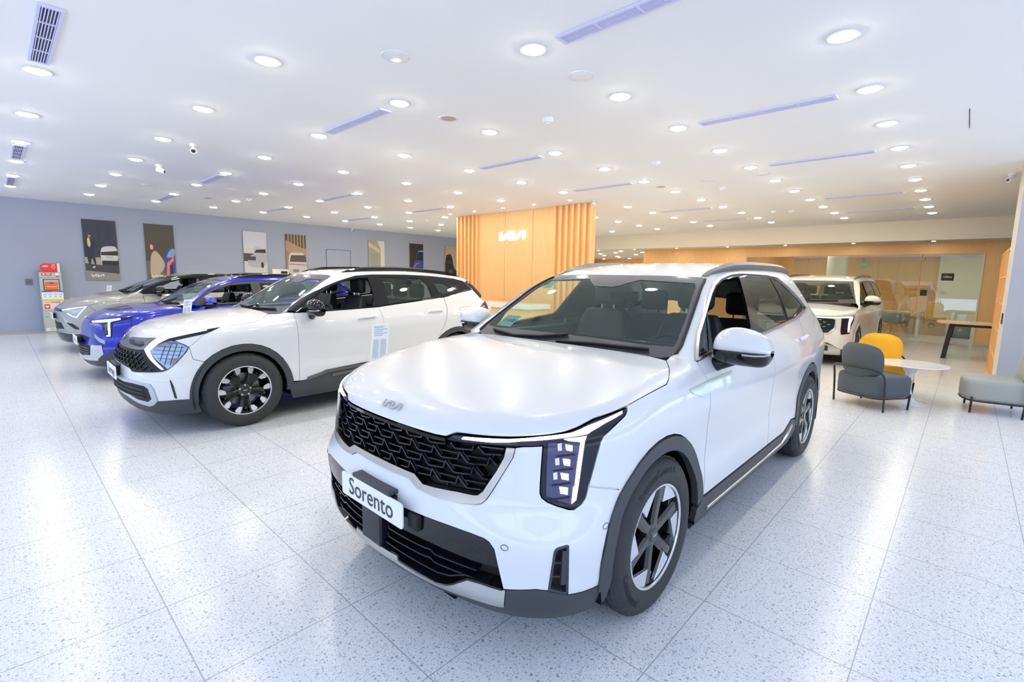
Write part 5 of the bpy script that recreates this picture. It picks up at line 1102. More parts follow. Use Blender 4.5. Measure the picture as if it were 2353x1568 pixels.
# ---------------------------------------------------------------- procedural surfaces
def coordn(m):
    N,L,b=nt(m); g=N.new('ShaderNodeNewGeometry'); return N,L,b,g.outputs['Position']
def mathn(N,L,op,a,b=None,clamp=False):
    n=N.new('ShaderNodeMath'); n.operation=op; n.use_clamp=clamp
    for i,x in enumerate((a,b)):
        if x is None: continue
        if hasattr(x,'links') or hasattr(x,'is_output'): L.new(x,n.inputs[i])
        else: n.inputs[i].default_value=x
    return n.outputs[0]
def mixc(N,L,f,a,b):
    n=N.new('ShaderNodeMix'); n.data_type='RGBA'
    L.new(f,n.inputs[0])
    for i,x in ((6,a),(7,b)):
        if isinstance(x,tuple): n.inputs[i].default_value=(*x,1)
        else: L.new(x,n.inputs[i])
    return n.outputs[2]
def terrazzo():
    m=mat('terrazzo',(.7,.72,.75),.22,0,0,spec=.45); N,L,b,pos=coordn(m)
    base=None; cur=(.80,.805,.81)
    nz=N.new('ShaderNodeTexNoise'); nz.inputs['Scale'].default_value=55.; L.new(pos,nz.inputs['Vector'])
    wob=N.new('ShaderNodeVectorMath'); wob.operation='SCALE'; L.new(nz.outputs['Color'],wob.inputs[0]); wob.inputs['Scale'].default_value=.007
    pw=N.new('ShaderNodeVectorMath'); pw.operation='ADD'; L.new(pos,pw.inputs[0]); L.new(wob.outputs[0],pw.inputs[1])
    out=None
    for sc,thr,sel,dark in ((50.,.19,.52,(.33,.35,.38)),(110.,.24,.45,(.38,.40,.43)),(26.,.115,.66,(.30,.32,.35)),(210.,.27,.42,(.46,.48,.51))):
        v=N.new('ShaderNodeTexVoronoi'); v.voronoi_dimensions='2D'; v.inputs['Scale'].default_value=sc; L.new(pw.outputs[0],v.inputs['Vector'])
        sp=N.new('ShaderNodeSeparateColor'); L.new(v.outputs['Color'],sp.inputs[0])
        s=mathn(N,L,'GREATER_THAN',sp.outputs[0],sel); r=mathn(N,L,'MULTIPLY',sp.outputs[1],thr); r=mathn(N,L,'ADD',r,thr*.45)
        k=mathn(N,L,'LESS_THAN',v.outputs['Distance'],r); k=mathn(N,L,'MULTIPLY',k,s)
        t=mathn(N,L,'MULTIPLY',sp.outputs[2],.55); t=mathn(N,L,'SUBTRACT',1.,t); k=mathn(N,L,'MULTIPLY',k,t)
        cur=mixc(N,L,k,cur,dark)
    sx=N.new('ShaderNodeSeparateXYZ'); L.new(pos,sx.inputs[0]); g=None
    for o,off in ((0,2.218),(1,.192)):
        a=mathn(N,L,'SUBTRACT',sx.outputs[o],off-30*.6-.3); a=mathn(N,L,'DIVIDE',a,.6); a=mathn(N,L,'FRACT',a); a=mathn(N,L,'SUBTRACT',a,.5); a=mathn(N,L,'ABSOLUTE',a); a=mathn(N,L,'LESS_THAN',a,.0042)
        g=a if g is None else mathn(N,L,'MAXIMUM',g,a)
    cur=mixc(N,L,g,cur,(.40,.41,.43)); L.new(cur,b.inputs['Base Color']); return m
def wood(name,c1,c2,sx,sy,sz,rough=.45):
    m=mat(name,c1,rough); N,L,b,pos=coordn(m); mp=N.new('ShaderNodeMapping'); mp.inputs['Scale'].default_value=(sx,sy,sz); L.new(pos,mp.inputs['Vector'])
    n=N.new('ShaderNodeTexNoise'); n.inputs['Scale'].default_value=1.; n.inputs['Detail'].default_value=4; L.new(mp.outputs[0],n.inputs['Vector'])
    r=N.new('ShaderNodeValToRGB'); r.color_ramp.elements[0].position=.3; r.color_ramp.elements[1].position=.7; r.color_ramp.elements[0].color=(*c1,1); r.color_ramp.elements[1].color=(*c2,1)
    L.new(n.outputs['Fac'],r.inputs[0]); L.new(r.outputs[0],b.inputs['Base Color']); return m
terrazzo()
wood('oak_wall',(.86,.50,.20),(.93,.58,.26),70,70,2.5); wood('oak_dark',(.72,.37,.13),(.78,.42,.16),60,60,2.5); wood('oak_table',(.72,.50,.27),(.82,.60,.36),4,60,20)
mat('ceiling_paint',(.90,.89,.87),.85); mat('wall_grey',(.385,.42,.53),.75); mat('column_blue_lit',(.44,.455,.52),.7); mat('column_side',(.62,.58,.52),.7); mat('beige',(.78,.72,.60),.8)
mat('fabric_grey',(.085,.10,.115),.85); mat('fabric_yellow',(.85,.45,.02),.8); mat('fabric_light',(.36,.38,.37),.85); mat('frame_black',(.015,.017,.02),.45); mat('white_lacquer',(.85,.85,.86),.2,0,.5)
mat('diffuser',(.66,.66,.86),.5); mat('vent_dark',(.05,.05,.08),.8); mat('white_plastic',(.78,.78,.80),.4); mat('grey_plastic',(.55,.55,.55),.5); mat('metal_brushed',(.6,.58,.52),.35,1.)
mat('cabinet_grey',(.52,.54,.50),.45); mat('sign_red',(.85,.04,.02),.4); mat('white_ink',(.9,.9,.9),.5); mat('orange_bag',(.95,.16,.01),.5); mat('purple',(.12,.08,.4),.5); mat('yellow_ink',(.95,.72,.05),.5); mat('pink_paper',(.85,.70,.68),.6)
mat('black_plastic',(.012,.012,.013),.35); mat('cardboard',(.42,.26,.12),.8); mat('white_room',(.90,.89,.80),.8); mat('concrete_col',(.6,.57,.48),.5); mat('green_sign',(.15,.6,.35),.5,0,0,(.1,.8,.4),.12)
emis('lamp_glow_main',(1,.92,.77),LAMP); emis('lamp_glow_warm',(1,.80,.58),LAMP*.8); emis('sign_glow',(.97,.93,1.),1.9)
def st(o): o['kind']='structure'; return o
def quad(name,P,m): return st(mk(name,P,[tuple(range(len(P)))],m,None,False))
def sbox(name,*a,m='ceiling_paint',bev=0):
    return st(MB().box(*a).build(name,m,None,bevel=bev))
H=3.15
def ROOM():
    X0,X1,Y0,Y1=-3.2,16.8,-4.0,16.3
    quad('floor',[(X0,Y0,0),(26,Y0,0),(26,Y1,0),(X0,Y1,0)],'terrazzo')
    quad('ceiling',[(X0,Y0,H),(X0,Y1,H),(15.9,Y1,H),(15.9,Y0,H)],'ceiling_paint')
    sbox('wall_left',X0,26,Y1,Y1+.2,0,H,m='wall_grey'); st(MB().box(X0,15.8,Y1-.012,Y1,0,.055).build('baseboard_left','metal_brushed'))
    sbox('ceiling_bulkhead',15.9,16.1,Y0,Y1,2.65,H,m='beige'); quad('ceiling_soffit',[(16.1,Y0,2.65),(16.1,Y1,2.65),(26,Y1,2.65),(26,Y0,2.65)],'beige')
    # office wall with a glazed opening
    b=MB(); b.box(16.8,16.95,5.46,9.18,0,2.65); b.box(16.8,16.95,-.22,5.46,2.35,2.65); b.box(16.8,16.95,-4,-.22,0,2.65); st(b.build('wall_office','oak_wall'))
    b=MB()
    for y in (8.0,6.6): b.box(16.793,16.80,y-.003,y+.003,.06,2.65)
    st(b.build('trim_1','oak_dark')); st(MB().box(16.78,16.80,-.66,-.22,0,.07).build('baseboard_office','grey_plastic'))
    sbox('wall_hall',24,24.2,5.5,16.3,0,2.65,m='oak_dark'); sbox('wall_office_back',20.6,20.7,-.66,5.5,0,2.65,m='oak_wall'); sbox('wall_office_right',16.95,20.7,-.75,-.60,0,2.65,m='white_room'); sbox('wall_office_left',16.95,24,5.46,5.56,0,2.65,m='oak_wall')
    sbox('wall_office_white',20.35,20.6,-.6,.74,0,2.45,m='white_room')
    b=MB()
    for y in (.745,1.27,1.8,2.33): b.box(20.585,20.6,y-.004,y+.004,0,2.3)
    b.box(20.58,20.6,.74,2.87,2.30,2.312); st(b.build('trim_2','oak_dark'))
    sbox('wall_right',10.1,17,-1.5,-1.35,0,H,m='wall_grey')
    # glazing
    g=mk('window_1',[(16.86,1.0,.01),(16.86,5.46,.01),(16.86,5.46,2.35),(16.86,1.0,2.35)],[(0,1,2,3)],'glass_room',None,False); st(g)
    fr=MB(); fr.box(16.83,16.89,5.43,5.46,0,2.35); fr.box(16.83,16.89,-.20,5.43,2.33,2.349); fr.box(16.785,16.96,-.235,-.20,0,2.352); fr.build('window_frame','beige',g)
    d=mk('door_1',[(16.86,-.20,.02),(16.86,.97,.02),(16.86,.97,2.33),(16.86,-.20,2.33)],[(0,1,2,3)],'glass_room',None,False); st(d)
    hb=MB(); hb.tube([(16.80,.76,.68),(16.80,.76,1.56)],.014,10); hb.cyl((16.80,.76,.8),.008,.06,8,axis=0); hb.cyl((16.80,.76,1.45),.008,.06,8,axis=0); hb.build('door_handle','chrome',d)
    rbox('door_lock',16.82,16.86,.80,.94,1.25,1.41,'black_plastic',d,.008); rbox('door_closer',16.80,16.86,-.02,.22,2.26,2.32,'grey_plastic',d,.005); rbox('door_patch_fitting',16.83,16.88,.05,.28,.02,.10,'metal_brushed',d,.004)
    s=rbox('office_sign',16.82,16.85,.30,.55,1.66,1.85,'black_plastic',None,.02); tag(s,'black square plate lettered Office on the glass door','sign')
    V,F=textgeo('Office',.07,0); T=frame((16.818,.425,1.755),(0,-1,0),(0,0,1),(-1,0,0)); mk('sign_lettering',[T(*v) for v in V],F,'white_ink',s,False)
    # column in the hall behind the glass, right pillar
    c=MB().cyl((19.2,3.3,0),.30,2.65,32).build('column_1','concrete_col'); st(c)
    p=MB().box(9.05,10.12,-1.5,-.395,0,H); p=p.build('column_2','column_blue_lit'); st(p); p.data.materials.append(MATS['column_side'])  # front face grey carries the blue daylight in its colour; side is beige
    for f in p.data.polygons:
        if f.normal.y>.9: f.material_index=1
    b=MB()
    for k,x in enumerate((9.35,9.5,9.65)): b.box(x,x+.05,-.398,-.390,1.02-.0*k,1.17)
    o=b.build('wall_slot_grille','vent_dark'); tag(o,'three short dark slots in the beige side of the right pillar','vent')
    # storefront structure behind the camera
    b=MB()
    for y in range(-4,17,3): b.box(X0-.05,X0+.05,y-.04,y+.04,0,H)
    b.box(X0-.05,X0+.05,Y0,Y1,2.95,H); b.box(X0-.05,X0+.05,Y0,Y1,0,.08); st(b.build('window_2','grey_plastic'))
    b=MB()
    for x in range(-3,17,3): b.box(x-.04,x+.04,Y0-.05,Y0+.05,0,H)
    b.box(X0,17,Y0-.05,Y0+.05,2.95,H); st(b.build('window_3','grey_plastic'))
    quad('ground',[(-40,-40,-.02),(60,-40,-.02),(60,40,-.02),(-40,40,-.02)],mat('paving',(.55,.56,.58),.9))
    # feature wall with slats
    t=empty('feature_wall',(8.7,8.2,0)); tag(t,'tall oak feature wall with vertical slats and a glowing sign','feature wall')
    MB().box(.07,.13,-2.2,2.25,0,H-.002).build('wall_panel','oak_wall',t)
    for y in (-1.25+.78,1.46-1.0): 
        MB().box(.064,.07,y-.003,y+.003,.9,H-.01).build('panel_joint','oak_dark',t)
    for k in range(7): MB().box(0,.07,-2.2+k*.166,-2.2+k*.166+.055,0,H-.003).build('slat','oak_wall',t)
    for k in range(6): MB().box(0,.07,2.25-.055-k*.155,2.25-k*.155,0,H-.003).build('slat','oak_wall',t)
    V,F=kiageo(.86,.05); T=frame((8.74,8.36,2.555),(0,-1,0),(0,0,1),(-1,0,0)); s=mk('logo_sign',[T(*v) for v in V],F,'sign_glow',None,False); tag(s,'glowing white emblem lettering mounted on the oak feature wall','sign')
    t=empty('reception_desk',(7.9,8.2,0)); tag(t,'oak reception counter with a thick white top in front of the feature wall','counter')
    rbox('counter_top',-.34,.34,-1.5,1.3,.87,.97,'white_lacquer',t,.008); MB().box(-.28,.30,-1.45,1.25,0,.87).build('counter_front','oak_wall',t)
    # downlights
    proto=None; n=0
    cols={-2:range(3,9),-1:range(2,9),0:range(1,9)}
    for j in range(-2,11):
        for i in cols.get(j,range(0,9)):
            x,y=2.722+1.1658*j,.768+1.6656*i
            if j==5 and i in (3,4,5): continue
            if j>=6 and i>=6 and j>7: continue
            if 8.6<x<9.4 and 5.9<y<10.5: continue
            if j>=5 and i>5 and not (j in (5,6,7)): continue
            if proto is None:
                proto=empty('downlight',(x,y,H)); rg=MB().lathe([(.080,-.001),(.100,-.001),(.102,-.006),(.095,-.010),(.082,-.009),(.078,-.003)],n=28).build('trim_ring','white_plastic',proto); gl=MB().lathe([(0,-.026),(.03,-.025),(.055,-.020),(.072,-.011),(.080,-.002)],n=24).build('lens','lamp_glow_main',proto); o=proto
            else: o=copy_tree(proto); o.location=(x,y,H)
            tag(o,'round recessed white downlight in the showroom ceiling grid','ceiling light','recessed downlights in the main ceiling')
    # the nearest ones also by place
    pr=None
    for y in (10.16,9.22,8.22,7.25,6.26):
        if pr is None: pr=empty('spotlight',(8.24,y,H)); MB().cyl((0,0,-.006),.036,.005,20).build('lens','lamp_glow_main',pr); MB().lathe([(.036,-.002),(.05,-.002),(.05,-.008),(.037,-.006)],n=24).build('trim_ring','white_plastic',pr); o=pr
        else: o=copy_tree(pr); o.location=(8.24,y,H)
        tag(o,'small recessed spotlight in the ceiling just before the oak feature wall','ceiling light','small spotlights in front of the feature wall')
    for y in (.77,2.48,4.2,5.91,7.65,9.3,10.9):
        o=copy_tree(pr); o.location=(16.3,y,2.65); tag(o,'small recessed spotlight in the beige soffit above the office wall','ceiling light','small spotlights along the beige soffit')
    for x,y in ((17.0,12.2),(17.0,10.3),(18.6,10.0),(18.4,12.2),(18.4,14.0),(20.0,10.0),(21.4,11.4),(21.6,10.0),(23.0,10.2),(23.0,11.8),(23.0,13.4),(23.0,15.0),(19.9,14.6),(21.5,14.8),(17.9,11.1),(19.8,12.9),(19.6,11.1),(20.8,12.8),(21.6,13.2),(18.0,9.9)):  # most of these are unseen lamps added to brighten the hall
        o=copy_tree(proto); o.location=(x,y,2.65); tag(o,'round downlight in the lower ceiling of the far hall, most of the set added to brighten it','ceiling light','downlights of the far hall ceiling, most added for brightness')
    for x,y in ((18.3,4.3),(18.9,4.0),(18.3,2.6),(18.3,1.0),(18.3,-.1)):
        o=copy_tree(proto); o.location=(x,y,2.65); tag(o,'round downlight in the ceiling of the glazed office','ceiling light','downlights inside the glazed office')
    # air slots: length along y
    def slot(x,y0,y1,label,dark):
        o=empty('air_vent',(x,(y0+y1)/2,H)); L=(y1-y0)/2
        MB().box(-.05,.05,-L+.02,L-.02,-.004,-.002).build('vent_backing','vent_dark' if dark else 'diffuser',o)
        f=MB(); f.box(-.062,-.045,-L,L,-.014,-.001); f.box(.045,.062,-L,L,-.014,-.001); f.box(-.0625,.0625,-L-.001,-L+.025,-.0145,-.0012); f.box(-.0625,.0625,L-.025,L+.001,-.0145,-.0012)
        for k in (-.5,0,.5): f.box(-.0448,.0448,k*L-.008,k*L+.008,-.0125,-.003)
        for k in range(6): f.box(-.040+k*.0155,-.040+k*.0155+.0055,-L+.02,L-.02,-.012,-.004)
        f.build('vent_louvres','diffuser',o); tag(o,label,'air vent','linear air vents in the ceiling')
    names={.385:'left edge',2.74:'second',5.07:'third',7.4:'fourth',10.9:'fifth',13.24:'sixth'}
    spec=[(.385,4.32,5.52,'wide louvred air vent in the ceiling at the upper left corner, dark gaps showing'),(.385,9.33,10.5,'louvred ceiling vent at the left edge, between the third and fourth downlight down'),(.385,12.7,13.9,'small louvred ceiling vent at the left edge, farthest one over the grey wall'),
     (2.74,1.0,2.2,'long lilac slot vent cut off by the top edge of the picture'),(2.74,4.36,5.56,'lilac slot vent between two downlights, upper left of the feature wall'),(2.74,9.33,10.45,'lilac slot vent between two downlights, left of the picture centre above the blue car'),(2.74,12.6,13.85,'short lilac slot vent between downlights above the tall poster of the woman'),
     (5.07,1.0,2.2,'long lilac slot vent in the upper right of the ceiling, nearest of its row'),(5.07,4.35,5.52,'lilac slot vent high above the middle of the feature wall'),(5.07,9.3,10.6,'lilac slot vent above the poster of the car before timber slats'),(5.07,12.6,13.9,'short lilac slot vent above the mountain poster'),
     (7.4,1.0,2.2,'second long lilac slot vent on the right, below the nearest one'),(7.4,4.33,5.52,'lilac slot vent just above and right of the feature wall top corner'),(7.4,9.3,10.6,'lilac slot vent left of the feature wall top'),(7.4,12.65,14,'small lilac slot vent above the blank wall hatch'),
     (10.9,1.0,2.2,'third long slot vent on the right of the ceiling'),(10.9,4.35,5.55,'slot vent right of the feature wall, nearer of two'),(13.24,1.0,2.2,'fourth long slot vent on the right, nearest the beige soffit'),(13.24,4.35,5.5,'slot vent right of the feature wall, farther of two')]
    for x,a,b_,l in spec: slot(x,a,b_,l,x<1)
    # speakers, detectors, cameras
    def disc(x,y,r,label,m='white_plastic'):
        o=empty('ceiling_speaker',(x,y,H)); MB().lathe([(0,-.010),(r*.8,-.010),(r*.85,-.006),(r*.97,-.008),(r,-.001)],n=36).build('grille_cover',m,o); tag(o,label,'ceiling speaker')
    for x,y,l in ((2.15,3.28,'round white ceiling speaker near the top centre, larger looking left one'),(3.31,2.44,'round white perforated ceiling speaker right of the top centre'),(7.96,2.44,'small round ceiling speaker under the second long slot vent'),(7.95,3.26,'small round ceiling speaker left of the long slot vents on the right'),(2.14,11.59,'flat round ceiling speaker above the woman poster'),(3.32,10.77,'flat round ceiling speaker above the grey wall left of centre'),(8.01,10.78,'flat round ceiling speaker left of the feature wall top')): disc(x,y,.105,l)
    for x,y,l in ((3.3,4.09,'round ceiling hatch with a brownish insert left of the smoke detector'),(7.98,4.1,'small brownish round ceiling hatch right of the feature wall'),(3.35,12.49,'brownish round ceiling hatch far left near the grey wall')):
        o=empty('ceiling_hatch',(x,y,H)); MB().lathe([(.075,-.006),(.1,-.008),(.105,-.001)],n=30).build('hatch_ring','white_plastic',o); MB().cyl((0,0,-.007),.076,.004,30).build('hatch_insert',mat('brown_insert',(.5,.38,.3),.6),o); tag(o,l,'ceiling hatch')
    sp=None
    for x,y,l in ((3.94,3.3,'white smoke detector on the ceiling, nearest and largest one'),(6.27,3.31,'white smoke detector on the ceiling right above the feature wall corner'),(8.64,3.29,'small white smoke detector between downlights on the right ceiling'),(3.94,11.77,'tiny white smoke detector far left above the grey wall'),(8.66,11.73,'tiny white smoke detector left of the feature wall'),(12.19,3.44,'left of two tiny smoke detectors near the beige bulkhead'),(12.27,3.1,'right of two tiny smoke detectors near the beige bulkhead')):
        if sp is None:
            sp=empty('smoke_detector',(x,y,H)); MB().lathe([(0,-.062),(.022,-.062),(.026,-.05),(.045,-.048),(.055,-.034),(.058,-.001)],n=28).build('detector_body','white_plastic',sp); MB().lathe([(.027,-.050),(.046,-.046),(.046,-.043)],n=28).build('sensor_slots','black_plastic',sp); o=sp
        else: o=copy_tree(sp); o.location=(x,y,H)
        tag(o,l,'smoke detector')
    for x,y,z,a,l in ((1.88,7.44,H,-2.0,'white turret camera on the ceiling, upper left, lens toward the viewer'),(1.87,9.28,H,-.5,'white cone shaped camera on the left ceiling behind the turret camera'),(10.0,-.30,H,2.4,'small white camera on the ceiling beside the right pillar'),(8.53,5.85,H,.3,'white camera on the ceiling at the right corner of the feature wall'),(8.74,16.2,H,-1.6,'small white camera at the top of the grey wall')):
        o=empty('security_camera',(x,y,z),a); MB().cyl((0,0,-.03),.045,.03,20).build('camera_base','white_plastic',o); q=MB(); q.tube([(0,0,-.03),(.02,0,-.07)],.03,12); q.tube([(-.035,0,-.065),(.06,0,-.095)],.036,14); q.build('camera_body','white_plastic',o); MB().cyl((.058,0,-.0945),.024,.008,16,axis=0).build('camera_lens','black_plastic',o); tag(o,l,'security camera')
    o=MB().box(6.17,6.91,.155,.161,H-.003,H-.001).build('ceiling_slit','vent_dark'); tag(o,'thin dark slit in the bare ceiling at the upper right','ceiling slit')
    # wall items
    o=rbox('wall_hatch',7.82,8.68,Y1-.012,Y1,1.0,2.36,'wall_grey',None,.003); tag(o,'flush grey access hatch in the wall between posters','wall hatch'); 
    f=MB(); f.tube([(7.81,Y1-.013,1.0),(7.81,Y1-.013,2.37),(8.69,Y1-.013,2.37),(8.69,Y1-.013,1.0)],.006,4); f.build('hatch_gap','vent_dark',o)
    o=rbox('wall_socket',.51,.63,Y1-.02,Y1,1.16,1.30,mat('plate_grey',(.20,.19,.24),.4),None,.004); tag(o,'small square metal plate on the grey wall left of the defibrillator cabinet','wall plate'); rbox('socket_face',.535,.605,Y1-.024,Y1-.018,1.19,1.27,mat('plate_face',(.13,.12,.16),.4),o,.003)
    o=rbox('wall_box',6.0,6.50,Y1-.10,Y1,1.25,1.66,'white_room',None,.006); tag(o,'pale box on the grey wall just above the crossover roof','wall box'); rbox('box_knob',6.25,6.45,Y1-.14,Y1-.10,1.52,1.60,'black_plastic',o,.02)
def posters():
    Y=16.3
    def P(x0,x1,label,bg,shapes,txt=None):
        t=MB().box(x0,x1,Y-.035,Y,1.28,2.78).build('wall_poster',mat('poster_edge',(.25,.24,.23),.6)); tag(t,label,'poster')
        W,HH=x1-x0,1.5; T=lambda x,y,z:(x0+x*W,Y-.036-z,1.28+y*HH)
        mk('picture_background',[T(0,0,0),T(1,0,0),T(1,1,0),T(0,1,0)],[(0,1,2,3)],mat('pic_%s'%x0,bg,.45),t,False)
        for i,(col,pts) in enumerate(shapes):
            pts=pts if area(pts)>0 else pts[::-1]
            mk('picture_shape',[T(x,y,.0008*(i+1)) for x,y in pts],[tuple(range(len(pts)))],mat('ink_%d_%d_%d'%tuple(int(v*99) for v in col),col,.5),t,False)
        if txt:
            V,F=kiageo(.24,.002); mk('poster_emblem',[(x0+.22+x,Y-.05-z,1.40+y) for x,y,z in V],F,'white_ink',t,False)
            V,F=textgeo('Movement that inspires',.022,0); mk('poster_lettering',[(x0+.22+x,Y-.05,1.352+y) for x,y,z in V],F,'white_ink',t,False)
    r=lambda x0,x1,y0,y1:[(x0,y0),(x1,y0),(x1,y1),(x0,y1)]
    sm=lambda p,n=2: smoothp(p,n,True)
    car=lambda ox,oy,s:[(ox+x*s,oy+y*s) for x,y in [(0,.0),(0,.10),(.04,.16),(.2,.20),(.3,.27),(.62,.28),(.62,0)]]
    P(1.6,2.25,'tall poster of a man in a yellow top beside a white car, nearest the defibrillator',(.03,.035,.06),[((.30,.27,.24),r(0,1,0,.22)),((.06,.06,.08),[(0,.16),(1,.11),(1,.24),(0,.28)]),((.42,.38,.33),[(0,.28),(.5,.25),(.5,.38),(0,.38)]),((.015,.02,.035),r(.45,.47,.35,.95)),((.015,.02,.035),r(.75,.76,.4,.95)),
      ((.62,.62,.60),sm([(.46,.30),(.47,.50),(.55,.56),(.72,.575),(1,.575),(1,.28),(.6,.28)])),((.03,.03,.035),[(.48,.42),(1,.42),(1,.50),(.48,.47)]),((.5,.5,.52),r(.62,.84,.365,.405)),((.02,.02,.02),r(.5,1,.27,.33)),
      ((.02,.025,.05),sm([(.06,.42),(.03,.68),(.12,.72),(.24,.71),(.40,.56),(.36,.53),(.28,.60),(.28,.45),(.33,.28),(.28,.24),(.20,.40),(.16,.24),(.10,.26)])),((.65,.60,.25),sm([(.11,.55),(.11,.70),(.19,.71),(.21,.55)])),((.10,.05,.03),sm([(.12,.71),(.12,.77),(.24,.77),(.23,.71)])),((.45,.28,.18),sm([(.15,.71),(.15,.745),(.22,.745),(.22,.71)])),((.7,.65,.6),sm([(.20,.22),(.27,.24),(.30,.21),(.20,.20)]))],True)
    P(2.83,3.48,'tall poster of a woman in a beige coat beside a blue and orange car',(.075,.062,.045),[((.16,.13,.10),r(0,1,0,.35)),((.05,.07,.35),sm([(.55,.10),(.60,.42),(.75,.58),(1.0,.62),(1.0,.10)])),((.15,.40,.75),sm([(.68,.40),(.80,.55),(1,.60),(1,.44),(.8,.42)])),((.9,.22,.05),[(.66,.10),(.70,.32),(.88,.40),(.90,.52),(.96,.52),(.94,.36),(.78,.28),(.76,.10)]),((.03,.03,.06),[(.80,.10),(.82,.28),(.90,.28),(.90,.10)]),
      ((.52,.42,.30),sm([(.10,.0),(.12,.30),(.18,.48),(.30,.54),(.42,.50),(.66,.30),(.52,.16),(.44,.14),(.46,0)])),((.12,.05,.03),sm([(.06,.52),(.04,.66),(.16,.71),(.30,.66),(.34,.54)])),((.72,.45,.34),sm([(.16,.55),(.15,.64),(.26,.64),(.26,.55)]))],True)
    P(5.22,5.88,'poster of a silver car before pale mountains and gravel',(.62,.63,.70),[((.50,.53,.62),[(0,.60),(.3,.64),(.6,.72),(1,.62),(1,.5),(0,.5)]),((.65,.64,.60),r(0,.42,.56,.72)),((.10,.06,.05),r(0,.6,.38,.56)),((.62,.62,.64),r(0,1,.18,.40)),((.26,.22,.25),r(0,1,0,.17)),((.45,.45,.5),sm(car(.16,.28,1.35),1)),((.03,.03,.04),[(.44,.58),(.54,.64),(.95,.655),(.95,.58)]),((.06,.06,.08),r(.18,.5,.42,.50)),((.03,.03,.03),sm([(.72,.27),(.72,.39),(.84,.39),(.84,.27)]))])
    P(6.46,7.11,'poster of a white car seen from behind under timber slats',(.36,.22,.11),[((.10,.06,.04),r(0,1,.72,1.0))]+[((.40,.27,.17),[(.1+.15*k,1),(.17+.15*k,1),(.17+.15*k,.72-.02*k),(.1+.15*k,.73-.02*k)]) for k in range(6)]+[((.45,.29,.16),[(0,.88),(1,.68),(1,.5),(0,.66)]),((.12,.09,.08),r(0,1,0,.25)),((.6,.58,.57),sm([(.10,.12),(.08,.40),(.16,.60),(.3,.62),(1,.62),(1,.10)],1)),((.10,.08,.08),[(.16,.42),(.24,.56),(.95,.57),(1,.42)]),((.6,.03,.02),[(.10,.38),(1,.36),(1,.345),(.10,.365)]),((.25,.25,.25),r(.3,.6,.2,.26))])
    P(9.39,10.05,'poster of a pale building corner with greenery',(.70,.72,.68),[((.42,.37,.24),[(0,0),(.75,0),(.75,.8),(.55,1),(0,1)]),((.60,.56,.45),[(0,.86),(.7,.70),(.68,.80),(0,.96)]),((.30,.36,.36),r(.15,.55,.28,.70)),((.16,.26,.08),sm([(.75,0),(.78,.3),(1,.36),(1,0)])),((.5,.5,.5),sm([(.3,0),(.36,.12),(.7,.14),(.95,.02)]))])
    P(11.17,11.81,'poster of a blue car rear on a dark ground',(.035,.025,.022),[((.02,.08,.32),sm([(.20,.1),(.22,.45),(.40,.56),(.60,.82),(1,.86),(1,.1)],1)),((.02,.02,.03),[(.45,.58),(.62,.78),(1,.80),(1,.56)]),((.1,.4,.8),[(.6,.82),(1,.84),(1,.80),(.62,.79)]),((.7,.08,.03),[(.20,.30),(.28,.40),(.46,.50),(.72,.51),(.72,.48),(.5,.46),(.32,.38),(.28,.28)])])
    P(12.93,13.58,'dark car poster partly hidden by the left slats of the feature wall',(.55,.42,.32),[((.02,.018,.02),sm([(0,0),(0,.72),(.3,.80),(.55,.74),(.7,.4),(1,.3),(1,0)],1)),((.05,.08,.2),[(0,.58),(.6,.54),(.6,.52),(0,.56)])]+[((.5,.5,.5),r(.3+.05*k,.33+.05*k,.2+.02*i,.208+.02*i)) for k in range(5) for i in range(8)])
def textobj(name,s,size,o,ex,ey,m,parent=None,bold=0.):
    V,F=textgeo(s,size,0,bold=bold); T=frame(o,ex,ey,np.cross(ex,ey)); return mk(name,[T(*v) for v in V],F,m,parent,False)
